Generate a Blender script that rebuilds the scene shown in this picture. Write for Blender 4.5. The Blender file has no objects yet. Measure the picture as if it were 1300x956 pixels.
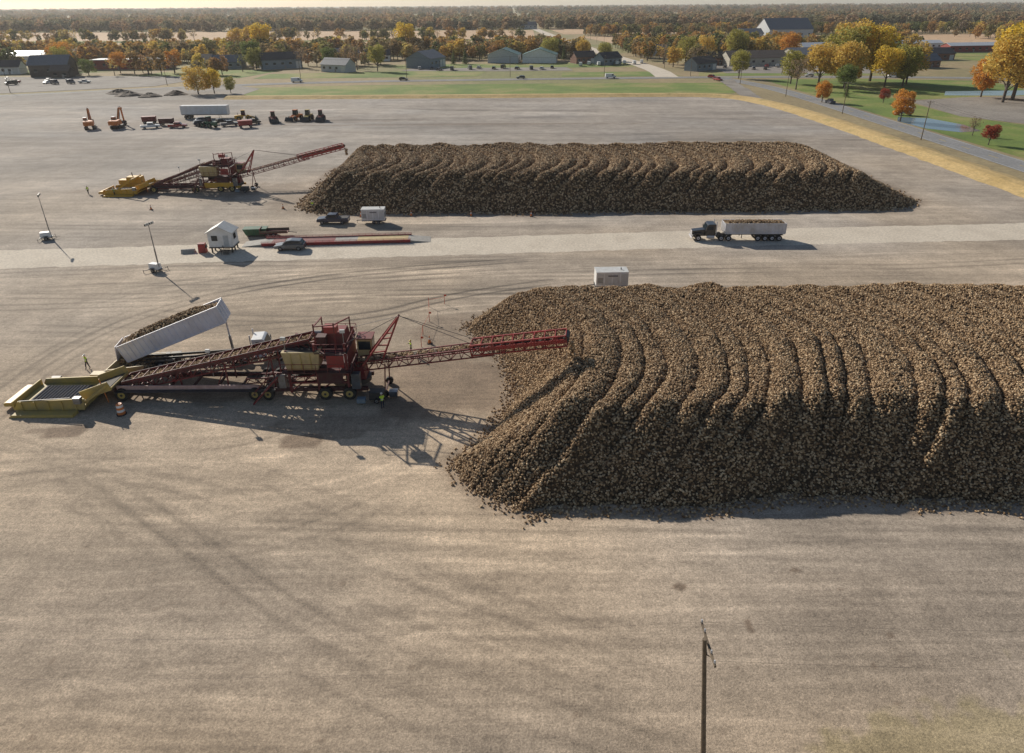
import bpy, math, random
import numpy as np
from mathutils import Vector, Matrix, Euler

random.seed(7); rng = np.random.default_rng(7)
scene = bpy.context.scene
COL = scene.collection
rad = math.radians

# ------------------------------------------------------------------ materials
def _nt(name):
    m = bpy.data.materials.new(name); m.use_nodes = True
    nt = m.node_tree; nt.nodes.clear()
    out = nt.nodes.new('ShaderNodeOutputMaterial')
    p = nt.nodes.new('ShaderNodeBsdfPrincipled')
    nt.links.new(p.outputs[0], out.inputs[0])
    return m, nt, p, out

def N(nt, t, **k):
    n = nt.nodes.new(t)
    for a, b in k.items(): setattr(n, a, b)
    return n

def mixc(nt, fac, a, b, mode='MIX'):
    n = nt.nodes.new('ShaderNodeMix'); n.data_type = 'RGBA'; n.blend_type = mode
    for s, v in ((n.inputs[0], fac), (n.inputs[6], a), (n.inputs[7], b)):
        if isinstance(v, bpy.types.NodeSocket): nt.links.new(v, s)
        elif isinstance(v, (int, float)): s.default_value = v
        else: s.default_value = (v[0], v[1], v[2], 1)
    return n.outputs[2]

def noise_tex(nt, scale, detail=4, rough=.55, mapscale=None, coord='Object', dist=0):
    tc = N(nt, 'ShaderNodeTexCoord'); v = tc.outputs[coord]
    if mapscale:
        mp = N(nt, 'ShaderNodeMapping'); mp.inputs['Scale'].default_value = mapscale
        nt.links.new(v, mp.inputs[0]); v = mp.outputs[0]
    n = N(nt, 'ShaderNodeTexNoise'); n.inputs['Scale'].default_value = scale
    n.inputs['Detail'].default_value = detail; n.inputs['Roughness'].default_value = rough
    n.inputs['Distortion'].default_value = dist
    nt.links.new(v, n.inputs['Vector']); return n.outputs['Fac']

def ramp(nt, fac, stops):
    r = N(nt, 'ShaderNodeValToRGB'); e = r.color_ramp.elements
    while len(e) < len(stops): e.new(.5)
    for i, (p, c) in enumerate(stops):
        e[i].position = p; e[i].color = (c[0], c[1], c[2], 1) if not isinstance(c, (int, float)) else (c, c, c, 1)
    nt.links.new(fac, r.inputs[0]); return r.outputs[0]

_mc = {}
def mat(name, c, rough=.6, metal=0., var=.25, scale=1.5, c2=None, bump=0., coat=0.):
    if name in _mc: return _mc[name]
    m, nt, p, out = _nt(name)
    c2 = c2 or tuple(x * (1 - var) for x in c)
    f = ramp(nt, noise_tex(nt, scale, 6, .65), [(.35, 0.), (.68, 1.)])
    nt.links.new(mixc(nt, f, c, c2), p.inputs['Base Color'])
    p.inputs['Roughness'].default_value = rough; p.inputs['Metallic'].default_value = metal
    if coat: p.inputs['Coat Weight'].default_value = coat
    if bump:
        b = N(nt, 'ShaderNodeBump'); b.inputs['Strength'].default_value = bump; b.inputs['Distance'].default_value = .05
        nt.links.new(noise_tex(nt, scale * 8, 4), b.inputs['Height']); nt.links.new(b.outputs[0], p.inputs['Normal'])
    _mc[name] = m; return m

RED = mat('red_paint_dusty', (.20, .018, .022), .6, 0, c2=(.15, .05, .04), scale=.9)
RED2 = mat('red_paint_bright', (.38, .03, .03), .55, 0, c2=(.24, .055, .045), scale=.9)
DRED = mat('dark_red_steel', (.085, .016, .02), .65, 0, c2=(.085, .045, .037))
PINK = mat('faded_pink_steel', (.62, .42, .38), .6, 0, c2=(.42, .26, .22))
YEL = mat('yellow_paint_dusty', (.56, .40, .10), .65, 0, c2=(.38, .29, .13), scale=.7)
YEL2 = mat('yellow_paint', (.70, .38, .02), .5, 0, c2=(.52, .30, .06))
TAN = mat('tan_sheet_metal', (.60, .46, .22), .6, 0, c2=(.42, .32, .17))
ORANGE = mat('orange_paint', (.7, .2, .03), .5, 0, c2=(.5, .16, .05))
STEEL = mat('steel', (.32, .32, .33), .45, .5, c2=(.2, .18, .16))
DSTEEL = mat('dark_steel', (.05, .05, .055), .55, .2, c2=(.09, .075, .06))
ROLL = mat('roller_bed', (.04, .05, .085), .75, 0., c2=(.085, .08, .08))
ALU = mat('brushed_aluminium', (.70, .70, .74), .45, .3, c2=(.52, .49, .47), scale=.6)
SILV = mat('silver_trailer_paint', (.80, .80, .86), .45, .1, c2=(.66, .64, .66), scale=.5)
BELT = mat('conveyor_belt', (.035, .03, .03), .8, c2=(.09, .07, .05))
RUB = mat('tyre_rubber', (.025, .025, .025), .85, c2=(.06, .05, .045))
GLS = mat('window_glass', (.02, .03, .04), .08, 0, var=.1)
WHITE = mat('white_paint', (.80, .80, .80), .4, 0, c2=(.68, .66, .62), scale=.8)
WHITE2 = mat('off_white_panel', (.66, .66, .64), .5, 0, c2=(.54, .52, .48))
BLACK = mat('black_paint', (.015, .017, .022), .3, 0, c2=(.04, .035, .03), coat=.5)
NAVY = mat('navy_paint', (.02, .035, .08), .3, 0, c2=(.05, .05, .06), coat=.5)
GREY = mat('grey_car_paint', (.13, .15, .18), .3, .3, c2=(.1, .1, .1), coat=.5)
CRED = mat('red_car_paint', (.35, .02, .02), .3, 0, coat=.5)
GREEN = mat('green_paint', (.03, .13, .07), .5, 0, c2=(.06, .1, .05))
LAMP = mat('headlamp_glass', (.75, .75, .7), .15)
TAIL = mat('tail_lamp', (.4, .01, .01), .25)
CONC = mat('concrete', (.42, .4, .36), .85, 0, c2=(.3, .28, .25), bump=.3)
WOOD = mat('weathered_wood', (.2, .15, .1), .85, 0, c2=(.11, .085, .06), scale=3, bump=.4)
CERAM = mat('porcelain_insulator', (.55, .55, .56), .3)
ROOFG = mat('grey_roof', (.2, .21, .23), .7, c2=(.14, .145, .16))
ROOFD = mat('dark_roof', (.06, .06, .065), .8)
ROOFGR = mat('green_metal_roof', (.1, .2, .18), .5)
ROOFB = mat('brown_roof', (.13, .1, .08), .8)
ROOFW = mat('white_metal_roof', (.68, .7, .72), .45)
BRICK = mat('brick_wall', (.26, .13, .09), .85, c2=(.2, .1, .07), scale=4)
SIDE1 = mat('beige_siding', (.5, .46, .38), .7)
SIDE2 = mat('blue_grey_siding', (.22, .27, .31), .7)
SIDE3 = mat('pale_siding', (.55, .57, .58), .7)
BARN = mat('old_barn_wood', (.12, .1, .085), .9, c2=(.07, .06, .05))
DOOR = mat('door_paint', (.3, .28, .26), .6)
REDMETAL = mat('red_metal_wall', (.3, .05, .04), .6)

def rubble_mat(name, a, b, sc):
    m, nt, p, o = _nt(name)
    f = noise_tex(nt, sc, 5, .7); c = ramp(nt, f, [(.35, a), (.65, b)])
    nt.links.new(c, p.inputs['Base Color']); p.inputs['Roughness'].default_value = .95
    bp = N(nt, 'ShaderNodeBump'); bp.inputs['Strength'].default_value = 1; bp.inputs['Distance'].default_value = .2
    nt.links.new(f, bp.inputs['Height']); nt.links.new(bp.outputs[0], p.inputs['Normal'])
    return m
BEETBASE = rubble_mat('beet_heap_core', (.04, .025, .014), (.16, .103, .058), 4)
SOIL = rubble_mat('dark_soil', (.10, .08, .06), (.22, .17, .13), 1.2)

# beets: colour changes from root to root
BEET, nt, p, o = _nt('dusty_sugar_beet_skin')
oi = N(nt, 'ShaderNodeObjectInfo')
c = ramp(nt, oi.outputs['Random'], [(0., (.15, .085, .04)), (.3, (.31, .195, .10)), (.7, (.50, .34, .19)), (1., (.78, .59, .37))])
c = mixc(nt, .5, c, ramp(nt, noise_tex(nt, 9, 3), [(.3, .6), (.7, 1.)]), 'MULTIPLY')
nt.links.new(c, p.inputs['Base Color']); p.inputs['Roughness'].default_value = .9

# foliage
def leaf_mat(name, mode):
    m, nt, p, out = _nt(name)
    oi = N(nt, 'ShaderNodeObjectInfo')
    if mode == 'color': c = oi.outputs['Color']
    else:
        c = ramp(nt, oi.outputs['Random'], mode)
    f = ramp(nt, noise_tex(nt, .45, 3), [(.3, .55), (.7, 1.25)])
    c = mixc(nt, 1., c, f, 'MULTIPLY')
    nt.links.new(c, p.inputs['Base Color']); p.inputs['Roughness'].default_value = .8
    tr = N(nt, 'ShaderNodeBsdfTranslucent'); nt.links.new(c, tr.inputs[0])
    mx = N(nt, 'ShaderNodeMixShader'); mx.inputs[0].default_value = .4
    nt.links.new(p.outputs[0], mx.inputs[1]); nt.links.new(tr.outputs[0], mx.inputs[2]); nt.links.new(mx.outputs[0], out.inputs[0])
    return m
LEAFC = leaf_mat('leaves_own_colour', 'color')
LEAFR = leaf_mat('autumn_leaves_mixed', [(0., (.14, .17, .06)), (.2, (.26, .24, .08)), (.36, (.33, .25, .13)), (.5, (.52, .31, .10)), (.62, (.40, .22, .09)), (.74, (.66, .42, .10)), (.84, (.70, .54, .13)), (.92, (.28, .21, .15)), (1., (.15, .18, .07))])
LEAFFAR = leaf_mat('far_leaves_mixed', [(0., (.22, .22, .13)), (.3, (.35, .28, .16)), (.6, (.47, .32, .17)), (.8, (.40, .25, .15)), (1., (.24, .24, .15))])  # paler, less saturated palette: distance haze put into the leaf colour
BARK = mat('bark', (.15, .12, .10), .9, c2=(.10, .08, .065))

# ------------------------------------------------------------------ mesh builder
def new_mesh_obj(name, verts, faces, mats, midx=None, smooth=False):
    me = bpy.data.meshes.new(name)
    me.from_pydata([tuple(v) for v in verts], [], faces)
    for m in mats: me.materials.append(m)
    if midx is not None: me.polygons.foreach_set('material_index', midx)
    if smooth: me.polygons.foreach_set('use_smooth', [True] * len(me.polygons))
    me.update()
    return bpy.data.objects.new(name, me)

class B:
    def __init__(s): s.parts = {}
    def add(s, part, vs, fs, m):
        P = s.parts.setdefault(part, dict(v=[], f=[], m=[], mats=[]))
        if m not in P['mats']: P['mats'].append(m)
        k = P['mats'].index(m); o = len(P['v'])
        P['v'] += [Vector(v) for v in vs]; P['f'] += [tuple(i + o for i in f) for f in fs]; P['m'] += [k] * len(fs)
    def box(s, part, c, size, m, rot=None, top=None):
        x, y, z = (q / 2 for q in size); tx, ty = top if top else (1, 1)
        vs = [Vector(q) for q in ((-x, -y, -z), (x, -y, -z), (x, y, -z), (-x, y, -z), (-x*tx, -y*ty, z), (x*tx, -y*ty, z), (x*tx, y*ty, z), (-x*tx, y*ty, z))]
        if rot is not None: vs = [rot @ v for v in vs]
        c = Vector(c)
        s.add(part, [v + c for v in vs], [(0, 3, 2, 1), (4, 5, 6, 7), (0, 1, 5, 4), (1, 2, 6, 5), (2, 3, 7, 6), (3, 0, 4, 7)], m)
    def beam(s, part, a, b, w, h, m):
        a = Vector(a); b = Vector(b); d = b - a; L = d.length
        if L < 1e-4: return
        d /= L; up = Vector((0, 0, 1))
        if abs(d.z) > .95: up = Vector((0, 1, 0))
        sd = d.cross(up).normalized(); up = sd.cross(d)
        R = Matrix((d, sd, up)).transposed()
        s.box(part, (a + b) / 2, (L, w, h), m, R)
    def cyl(s, part, a, b, r, m, n=12, r2=None):
        a = Vector(a); b = Vector(b); d = (b - a).normalized(); r2 = r if r2 is None else r2
        u = d.orthogonal().normalized(); w = d.cross(u)
        vs = []
        for P, R in ((a, r), (b, r2)):
            for i in range(n):
                t = 2 * math.pi * i / n; vs.append(P + (u * math.cos(t) + w * math.sin(t)) * R)
        fs = [(i, (i + 1) % n, n + (i + 1) % n, n + i) for i in range(n)] + [tuple(range(n))[::-1], tuple(range(n, 2 * n))]
        s.add(part, vs, fs, m)
    def prism(s, part, prof, y0, y1, m, inset=None):
        n = len(prof)
        vs = [(x, y0, z) for x, z in prof] + [(x, y1, z) for x, z in prof]
        fs = [(i, (i + 1) % n, n + (i + 1) % n, n + i) for i in range(n)] + [tuple(range(n))[::-1], tuple(range(n, 2 * n))]
        s.add(part, vs, fs, m)
    def quad(s, part, pts, m): s.add(part, pts, [tuple(range(len(pts)))], m)
    def wheel(s, part, x, y, r, w, hub=None, z=None):
        z = r if z is None else z
        s.cyl(part, (x, y - w/2, z), (x, y + w/2, z), r, RUB, 16)
        s.cyl(part, (x, y - w/2 - .012, z), (x, y + w/2 + .012, z), r * .55, hub or STEEL, 12)
        s.cyl(part, (x, y - w/2 - .05, z), (x, y + w/2 + .05, z), r * .2, DSTEEL, 8)
    def truss(s, part, p1, p2, w, h, m, bay=1.3, t=.1):
        p1 = Vector(p1); p2 = Vector(p2); d = (p2 - p1); L = d.length; d /= L
        sd = d.cross(Vector((0, 0, 1))).normalized(); up = sd.cross(d); n = max(2, round(L / bay))
        c = lambda i, a, b: p1 + d * (L * i / n) + sd * (a * w / 2) + up * (b * h / 2)
        for a in (-1, 1):
            for b in (-1, 1): s.beam(part, c(0, a, b), c(n, a, b), t, t, m)
        k = t * .6
        for i in range(n + 1):
            for a in (-1, 1): s.beam(part, c(i, a, -1), c(i, a, 1), k, k, m)
            for b in (-1, 1): s.beam(part, c(i, -1, b), c(i, 1, b), k, k, m)
            if i < n:
                for a in (-1, 1):
                    if i % 2: s.beam(part, c(i, a, -1), c(i + 1, a, 1), k, k, m)
                    else: s.beam(part, c(i, a, 1), c(i + 1, a, -1), k, k, m)
    def rail(s, part, pts, m, h=1.05):
        for a, b in zip(pts[:-1], pts[1:]):
            a = Vector(a); b = Vector(b); n = max(1, round((b - a).length / 1.2))
            for i in range(n + 1):
                q = a.lerp(b, i / n); s.beam(part, q, q + Vector((0, 0, h)), .045, .045, m)
            for z in (h, h * .5): s.beam(part, a + Vector((0, 0, z)), b + Vector((0, 0, z)), .05, .05, m)
    def remap(s, f):
        for P in s.parts.values():
            for v in P['v']: v.x = f(v.x)
    def done(s, name, loc=(0, 0, 0), rz=0, sc=1, bevel=0, coll=None):
        e = bpy.data.objects.new(name, None); e.location = loc; e.rotation_euler = (0, 0, rz); e.scale = (sc,) * 3
        e.empty_display_size = .5
        COL.objects.link(e)
        for pn, P in s.parts.items():
            o = new_mesh_obj(pn, P['v'], P['f'], P['mats'], P['m']); COL.objects.link(o); o.parent = e
            if bevel:
                md = o.modifiers.new('bevel', 'BEVEL'); md.width = bevel; md.segments = 2; md.limit_method = 'ANGLE'
        return e

# ------------------------------------------------------------------ scatter by geometry nodes
def scatter(name, pts, rots, scl, coll, idx=None, parent=None):
    n = len(pts)
    me = bpy.data.meshes.new(name); me.vertices.add(n)
    me.vertices.foreach_set('co', np.asarray(pts, dtype=np.float32).ravel())
    a = me.attributes.new('rot', 'FLOAT_VECTOR', 'POINT'); a.data.foreach_set('vector', np.asarray(rots, dtype=np.float32).ravel())
    a = me.attributes.new('scl', 'FLOAT_VECTOR', 'POINT'); a.data.foreach_set('vector', np.asarray(scl, dtype=np.float32).ravel())
    a = me.attributes.new('idx', 'INT', 'POINT')
    k = len(coll.objects)
    a.data.foreach_set('value', np.asarray(idx if idx is not None else rng.integers(0, k, n), dtype=np.int32))
    me.update()
    ob = bpy.data.objects.new(name, me); COL.objects.link(ob)
    g = bpy.data.node_groups.new('scatter_' + name, 'GeometryNodeTree')
    g.interface.new_socket('Geometry', in_out='INPUT', socket_type='NodeSocketGeometry')
    g.interface.new_socket('Geometry', in_out='OUTPUT', socket_type='NodeSocketGeometry')
    I = g.nodes.new('NodeGroupInput'); O = g.nodes.new('NodeGroupOutput')
    ip = g.nodes.new('GeometryNodeInstanceOnPoints'); ci = g.nodes.new('GeometryNodeCollectionInfo')
    ci.inputs['Collection'].default_value = coll; ci.inputs['Separate Children'].default_value = True; ci.inputs['Reset Children'].default_value = True
    def na(nm, dt):
        q = g.nodes.new('GeometryNodeInputNamedAttribute'); q.data_type = dt; q.inputs['Name'].default_value = nm
        return [x for x in q.outputs if x.enabled and x.name == 'Attribute'][0]
    er = g.nodes.new('FunctionNodeEulerToRotation')
    L = g.links
    L.new(I.outputs[0], ip.inputs['Points']); L.new(ci.outputs[0], ip.inputs['Instance'])
    ip.inputs['Pick Instance'].default_value = True
    L.new(na('idx', 'INT'), ip.inputs['Instance Index'])
    L.new(na('rot', 'FLOAT_VECTOR'), er.inputs[0]); L.new(er.outputs[0], ip.inputs['Rotation'])
    L.new(na('scl', 'FLOAT_VECTOR'), ip.inputs['Scale']); L.new(ip.outputs[0], O.inputs[0])
    md = ob.modifiers.new('scatter', 'NODES'); md.node_group = g
    if parent: ob.parent = parent
    return ob

# beet meshes
beets = bpy.data.collections.new('beet_kinds')
for k in range(4):
    r = random.Random(k); segs = 6; rings = [(-.46, .08), (-.3, .42), (0, .46), (.3, .25), (.6, .03)]
    vs = []; fs = []
    for z, q in rings:
        for i in range(segs):
            t = 2 * math.pi * i / segs; qq = q * r.uniform(.82, 1.18)
            vs.append((math.cos(t) * qq * .95, math.sin(t) * qq, z * r.uniform(.95, 1.05)))
    for j in range(len(rings) - 1):
        for i in range(segs):
            fs.append((j*segs+i, j*segs+(i+1) % segs, (j+1)*segs+(i+1) % segs, (j+1)*segs+i))
    fs.append(tuple(range(segs))[::-1])
    beets.objects.link(new_mesh_obj('sugar_beet', vs, fs, [BEET]))

# ------------------------------------------------------------------ value noise helper
def vnoise(x, y, seed=0):
    r = np.random.default_rng(seed); T = r.random((256, 256))
    xi = np.floor(x).astype(int); yi = np.floor(y).astype(int); fx = x - xi; fy = y - yi
    fx = fx*fx*(3-2*fx); fy = fy*fy*(3-2*fy)
    g = lambda a, b: T[a % 256, b % 256]
    return (g(xi, yi)*(1-fx)+g(xi+1, yi)*fx)*(1-fy)+(g(xi, yi+1)*(1-fx)+g(xi+1, yi+1)*fx)*fy

# ------------------------------------------------------------------ piles
def pile_fn(xp, yp, Rt, yf, yb, xr, hp, sp, seed, amp, rr=0., lcut=14, lump=1.):
    r = np.random.default_rng(seed); offh = r.normal(0, .15, 200); offf = r.normal(0, .34, 200); offb = r.normal(0, .5, 200); offa = r.uniform(.65, 1.3, 200)
    sl = .80; RA = 23.6
    def f(x, y):
        dy = np.clip(y - yp, -22.2, 22.2); s = x - xp - np.sqrt(RA**2 - dy**2)
        s = s + 1.2*(vnoise(x*.12, y*.12, seed+5)-.5) + .4*(vnoise(x*.4, y*.4, seed+6)-.5)
        q = s / sp; q = q + .22*np.sin(q*1.7) + .12*np.sin(q*.61+1); k = np.clip(np.floor(q + .5).astype(int) + 20, 0, 199)
        k2 = np.clip(k + np.where(q + .5 - np.floor(q+.5) > .5, 1, -1), 0, 199)
        fr = np.abs(q - np.round(q))               # 0 at the crest, .5 in the valley
        w = np.clip(.5 + (.5 - fr), 0, 1); w = w*w*(3-2*w)
        mx = lambda T: T[k]*w + T[k2]*(1-w)
        rip = np.sqrt(np.clip(1 - (fr*2)**2*.94, 0, 1))
        top = hp + mx(offh) + .5*(vnoise(x*.06, y*.06, seed+1)-.5)
        W = hp / sl
        wig = .55*(1-rip)
        fo = mx(offf) + wig + 1.4*(vnoise(x*.12, y*0+3, seed+2)-.5)
        bo = mx(offb) + wig
        ay = np.maximum(0, np.maximum(W - (y - yf - fo), W - (yb - bo - y)))
        dl = np.hypot(x - xp, y - yp) - Rt + .8*(vnoise(x*.3, y*.3, seed+3)-.5)
        dl = np.minimum(dl, x - (xp + lcut))
        ax = np.maximum(0, np.maximum(W - dl, W + rr - (xr - x)))
        if rr: ax = np.where(xr - x < W + rr, ax*np.clip(W/(W+rr)*1.0, 0, 1), ax)
        d = np.hypot(ax, ay)
        soft = np.sqrt(d*d + 2.4) - 1.549
        cor = np.clip(1 - .75*np.clip(ax, 0, 4)/4*np.clip(ay, 0, 4)/4, 0, 1)
        h = top - sl*soft*(top/hp)*1.12 + amp*mx(offa)*cor*(rip - .72)*np.clip(1.12 - d/(W*.66), 0, 1)
        h = h + lump*(.14*(vnoise(x*1.3, y*1.3, seed+9)-.5) + .18*(vnoise(x*.45, y*.45, seed+10)-.5))
        return np.maximum(h, -.6)
    return f

def grid_mesh(name, xs, ys, hfun, m):
    X, Y = np.meshgrid(xs, ys); Z = hfun(X, Y); nx, ny = len(xs), len(ys)
    me = bpy.data.meshes.new(name)
    keep = (Z[:-1, :-1] > -.5) | (Z[1:, 1:] > -.5) | (Z[1:, :-1] > -.5) | (Z[:-1, 1:] > -.5)
    idx = np.arange(nx*ny).reshape(ny, nx)
    F = np.stack([idx[:-1, :-1], idx[:-1, 1:], idx[1:, 1:], idx[1:, :-1]], -1)[keep]
    V = np.stack([X, Y, Z], -1).reshape(-1, 3).astype(np.float32)
    me.vertices.add(len(V)); me.vertices.foreach_set('co', V.ravel())
    me.loops.add(F.size); me.loops.foreach_set('vertex_index', F.ravel().astype(np.int32))
    me.polygons.add(len(F)); me.polygons.foreach_set('loop_start', np.arange(0, F.size, 4, dtype=np.int32))
    me.polygons.foreach_set('use_smooth', np.ones(len(F), dtype=bool))
    me.update(calc_edges=True); me.validate()
    me.materials.append(m)
    ob = bpy.data.objects.new(name, me); COL.objects.link(ob); return ob

def make_pile(name, f, x0, x1, y0, y1, res, dens, size, loose):
    e = bpy.data.objects.new(name, None); COL.objects.link(e)
    core = grid_mesh('heap_core', np.arange(x0, x1, res), np.arange(y0, y1, res), lambda x, y: f(x, y) - .07, BEETBASE); core.parent = e
    n = int((x1-x0)*(y1-y0)*dens)
    x = rng.uniform(x0, x1, n); y = rng.uniform(y0, y1, n); h = f(x, y)
    k = (h > .02) & (x < .76*y + 22); x, y, h = x[k], y[k], h[k]
    z = h + rng.normal(0, size*.13, len(h))
    m = loose; lx = rng.uniform(x0-3, x1, m*12); ly = rng.uniform(y0-3, y1+2, m*12); lh = f(lx, ly)
    g = np.stack([f(lx+dx, ly+dy) for dx, dy in ((2.2, 0), (-2.2, 0), (0, 2.2), (0, -2.2), (1, 1), (1, -1), (-1, 1), (-1, -1))]).max(0)
    kk = (lh < .05) & (g > .0) & (rng.random(len(lx)) < np.clip(g, 0, 1.6)**2 * .25)
    lx, ly = lx[kk], ly[kk]
    x = np.r_[x, lx]; y = np.r_[y, ly]; z = np.r_[z, np.full(len(lx), size*.3)]
    n = len(x); P = np.stack([x, y, z], 1)
    R = rng.uniform(0, 6.28, (n, 3)); S = size * rng.uniform(.6, 1.25, n); S = np.stack([S*.95, S*.95, S*rng.uniform(.9, 1.25, n)], 1)
    s = scatter('piled_beets', P, R, S, beets); s.parent = e
    return e, n

near_f = pile_fn(-19.0, 65.7, 20.0, 46.3, 87.0, 96, 5.8, 2.6, 11, .88)
far_f = pile_fn(-66.0, 157.5, 20.0, 136.0, 183.5, 84.6, 6.0, 3.9, 23, 1.75, 6., 22, .4)
e, n1 = make_pile('sugar_beet_pile', near_f, -8, 78, 43, 90, .3, 46, .205, 14000)
e, n2 = make_pile('sugar_beet_pile', far_f, -50, 88, 133, 187, .5, 13, .36, 7000)
print('beets', n1, n2)

# ------------------------------------------------------------------ ground
def ground_mat(name, stops, sc, bump=.3, rough=.95, fine=None):
    m, nt, p, o = _nt(name)
    f = noise_tex(nt, sc, 8, .6)
    c = ramp(nt, f, stops)
    if fine: c = mixc(nt, 1., c, ramp(nt, noise_tex(nt, fine, 4, .7), [(.3, .72), (.7, 1.22)]), 'MULTIPLY')
    nt.links.new(c, p.inputs['Base Color']); p.inputs['Roughness'].default_value = rough
    return m
LAND = ground_mat('open_country', [(.3, (.19, .18, .07)), (.45, (.34, .25, .13)), (.55, (.21, .21, .07)), (.7, (.38, .28, .16))], .004, fine=.3)
GRASS = ground_mat('lawn_grass', [(.3, (.09, .15, .025)), (.48, (.16, .22, .035)), (.6, (.28, .26, .08)), (.75, (.36, .29, .12))], .03, fine=1.2)
STRAW = ground_mat('dry_straw_grass', [(.3, (.42, .29, .11)), (.55, (.58, .41, .18)), (.75, (.30, .24, .08))], .12, fine=1.5)
FIELD = ground_mat('harvested_field', [(.3, (.48, .31, .17)), (.6, (.58, .39, .23)), (.75, (.42, .29, .17))], .01, fine=.15)
BROWNF = ground_mat('brown_verge', [(.3, (.23, .18, .09)), (.6, (.33, .26, .14)), (.75, (.20, .21, .07))], .03, fine=.6)
DGRAV = ground_mat('dark_gravel', [(.3, (.20, .175, .15)), (.6, (.31, .275, .235)), (.75, (.14, .12, .105))], .05, fine=1.2)
LGRAV = ground_mat('light_gravel_road', [(.3, (.56, .48, .38)), (.55, (.66, .575, .46)), (.75, (.52, .44, .345))], .12, fine=2.5)
ASPH = ground_mat('worn_asphalt', [(.3, (.20, .20, .20)), (.6, (.27, .265, .26)), (.8, (.18, .18, .18))], .06, fine=1.5)
WATER = ground_mat('pond_water', [(.3, (.10, .16, .22)), (.7, (.16, .22, .28))], .05, rough=.08)
PWHITE = mat('white_road_paint', (.7, .7, .68), .7)
PYEL = mat('yellow_road_paint', (.6, .42, .05), .7)

def sheet(name, pts, z, m):
    o = new_mesh_obj(name, [(x, y, z) for x, y in pts], [tuple(range(len(pts)))], [m]); COL.objects.link(o); return o
def resample(pts, step):
    out = []
    for (a, b) in zip(pts[:-1], pts[1:]):
        a = Vector(a); b = Vector(b); n = max(1, int((b-a).length/step))
        out += [a.lerp(b, i/n) for i in range(n)]
    return out + [Vector(pts[-1])]
def smooth_line(pts, it=2):
    pts = [Vector(p) for p in pts]
    for _ in range(it):
        q = [pts[0]]
        for a, b in zip(pts[:-1], pts[1:]): q += [a.lerp(b, .25), a.lerp(b, .75)]
        pts = q + [pts[-1]]
    return pts
def ribbon(name, pts, w, z, m, jag=0, step=4, off=0, prof=None, parent=None, dash=None):
    P = resample(smooth_line(pts), step); vs = []; fs = []; r = random.Random(len(name))
    prof = prof or [(-1, 0), (1, 0)]; k = len(prof)
    for i, q in enumerate(P):
        d = (P[min(i+1, len(P)-1)] - P[max(i-1, 0)]).normalized(); n = Vector((-d.y, d.x))
        for a, b in prof:
            s = off + a*w/2 + (r.uniform(-jag, jag) if abs(a) > .99 else 0)
            vs.append((q.x + n.x*s, q.y + n.y*s, z + b))
    for i in range(len(P)-1):
        if dash and (i % dash[0]) >= dash[1]: continue
        for j in range(k-1): fs.append((i*k+j, i*k+j+1, (i+1)*k+j+1, (i+1)*k+j))
    o = new_mesh_obj(name, vs, fs, [m]); COL.objects.link(o)
    if parent: o.parent = parent
    return o

sheet('ground', [(-15000, -2000), (15000, -2000), (15000, 20000), (-15000, 20000)], -.30, LAND)

# gravel yard: fine grid carrying wheel tracks and damp patches as surface colour
gx = np.r_[np.arange(-300, -75, 1.2), np.arange(-75, 50, .23), np.arange(50, 111.5, .7)]
gy = np.r_[np.arange(-40, 18, 2.), np.arange(18, 112, .23), np.arange(112, 328, .8)]
X, Y = np.meshgrid(gx, gy)
base = np.zeros(X.shape + (3,))
near = np.array([.535, .405, .275]); mid = np.array([.445, .36, .272]); farc = np.array([.33, .292, .255])  # near tone raised: makes up for darker shading there, within the gravel colour
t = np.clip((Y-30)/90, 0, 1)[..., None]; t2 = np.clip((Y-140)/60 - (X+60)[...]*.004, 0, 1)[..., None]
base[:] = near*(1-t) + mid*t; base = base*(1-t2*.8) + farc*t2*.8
grey = np.clip(1.6*vnoise(X*.05+7, Y*.06, 71)-.5, 0, 1)[..., None]; base = base*(1-.3*grey) + .3*grey*base.mean(-1, keepdims=True)
lum = np.ones(X.shape)
lum *= .84 + .32*vnoise(X*.035, Y*.05, 3)
lum *= .87 + .26*vnoise(X*.012+5, Y*.22+.02*X, 4)      # traffic streaks
lum *= .90 + .2*vnoise(X*.02+9, Y*.8+.05*X, 5)
lum *= .92 + .16*vnoise(X*.5, Y*.5, 6)
lum *= .89 + .22*vnoise(X*.12+3, Y*.16, 66)
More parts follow.
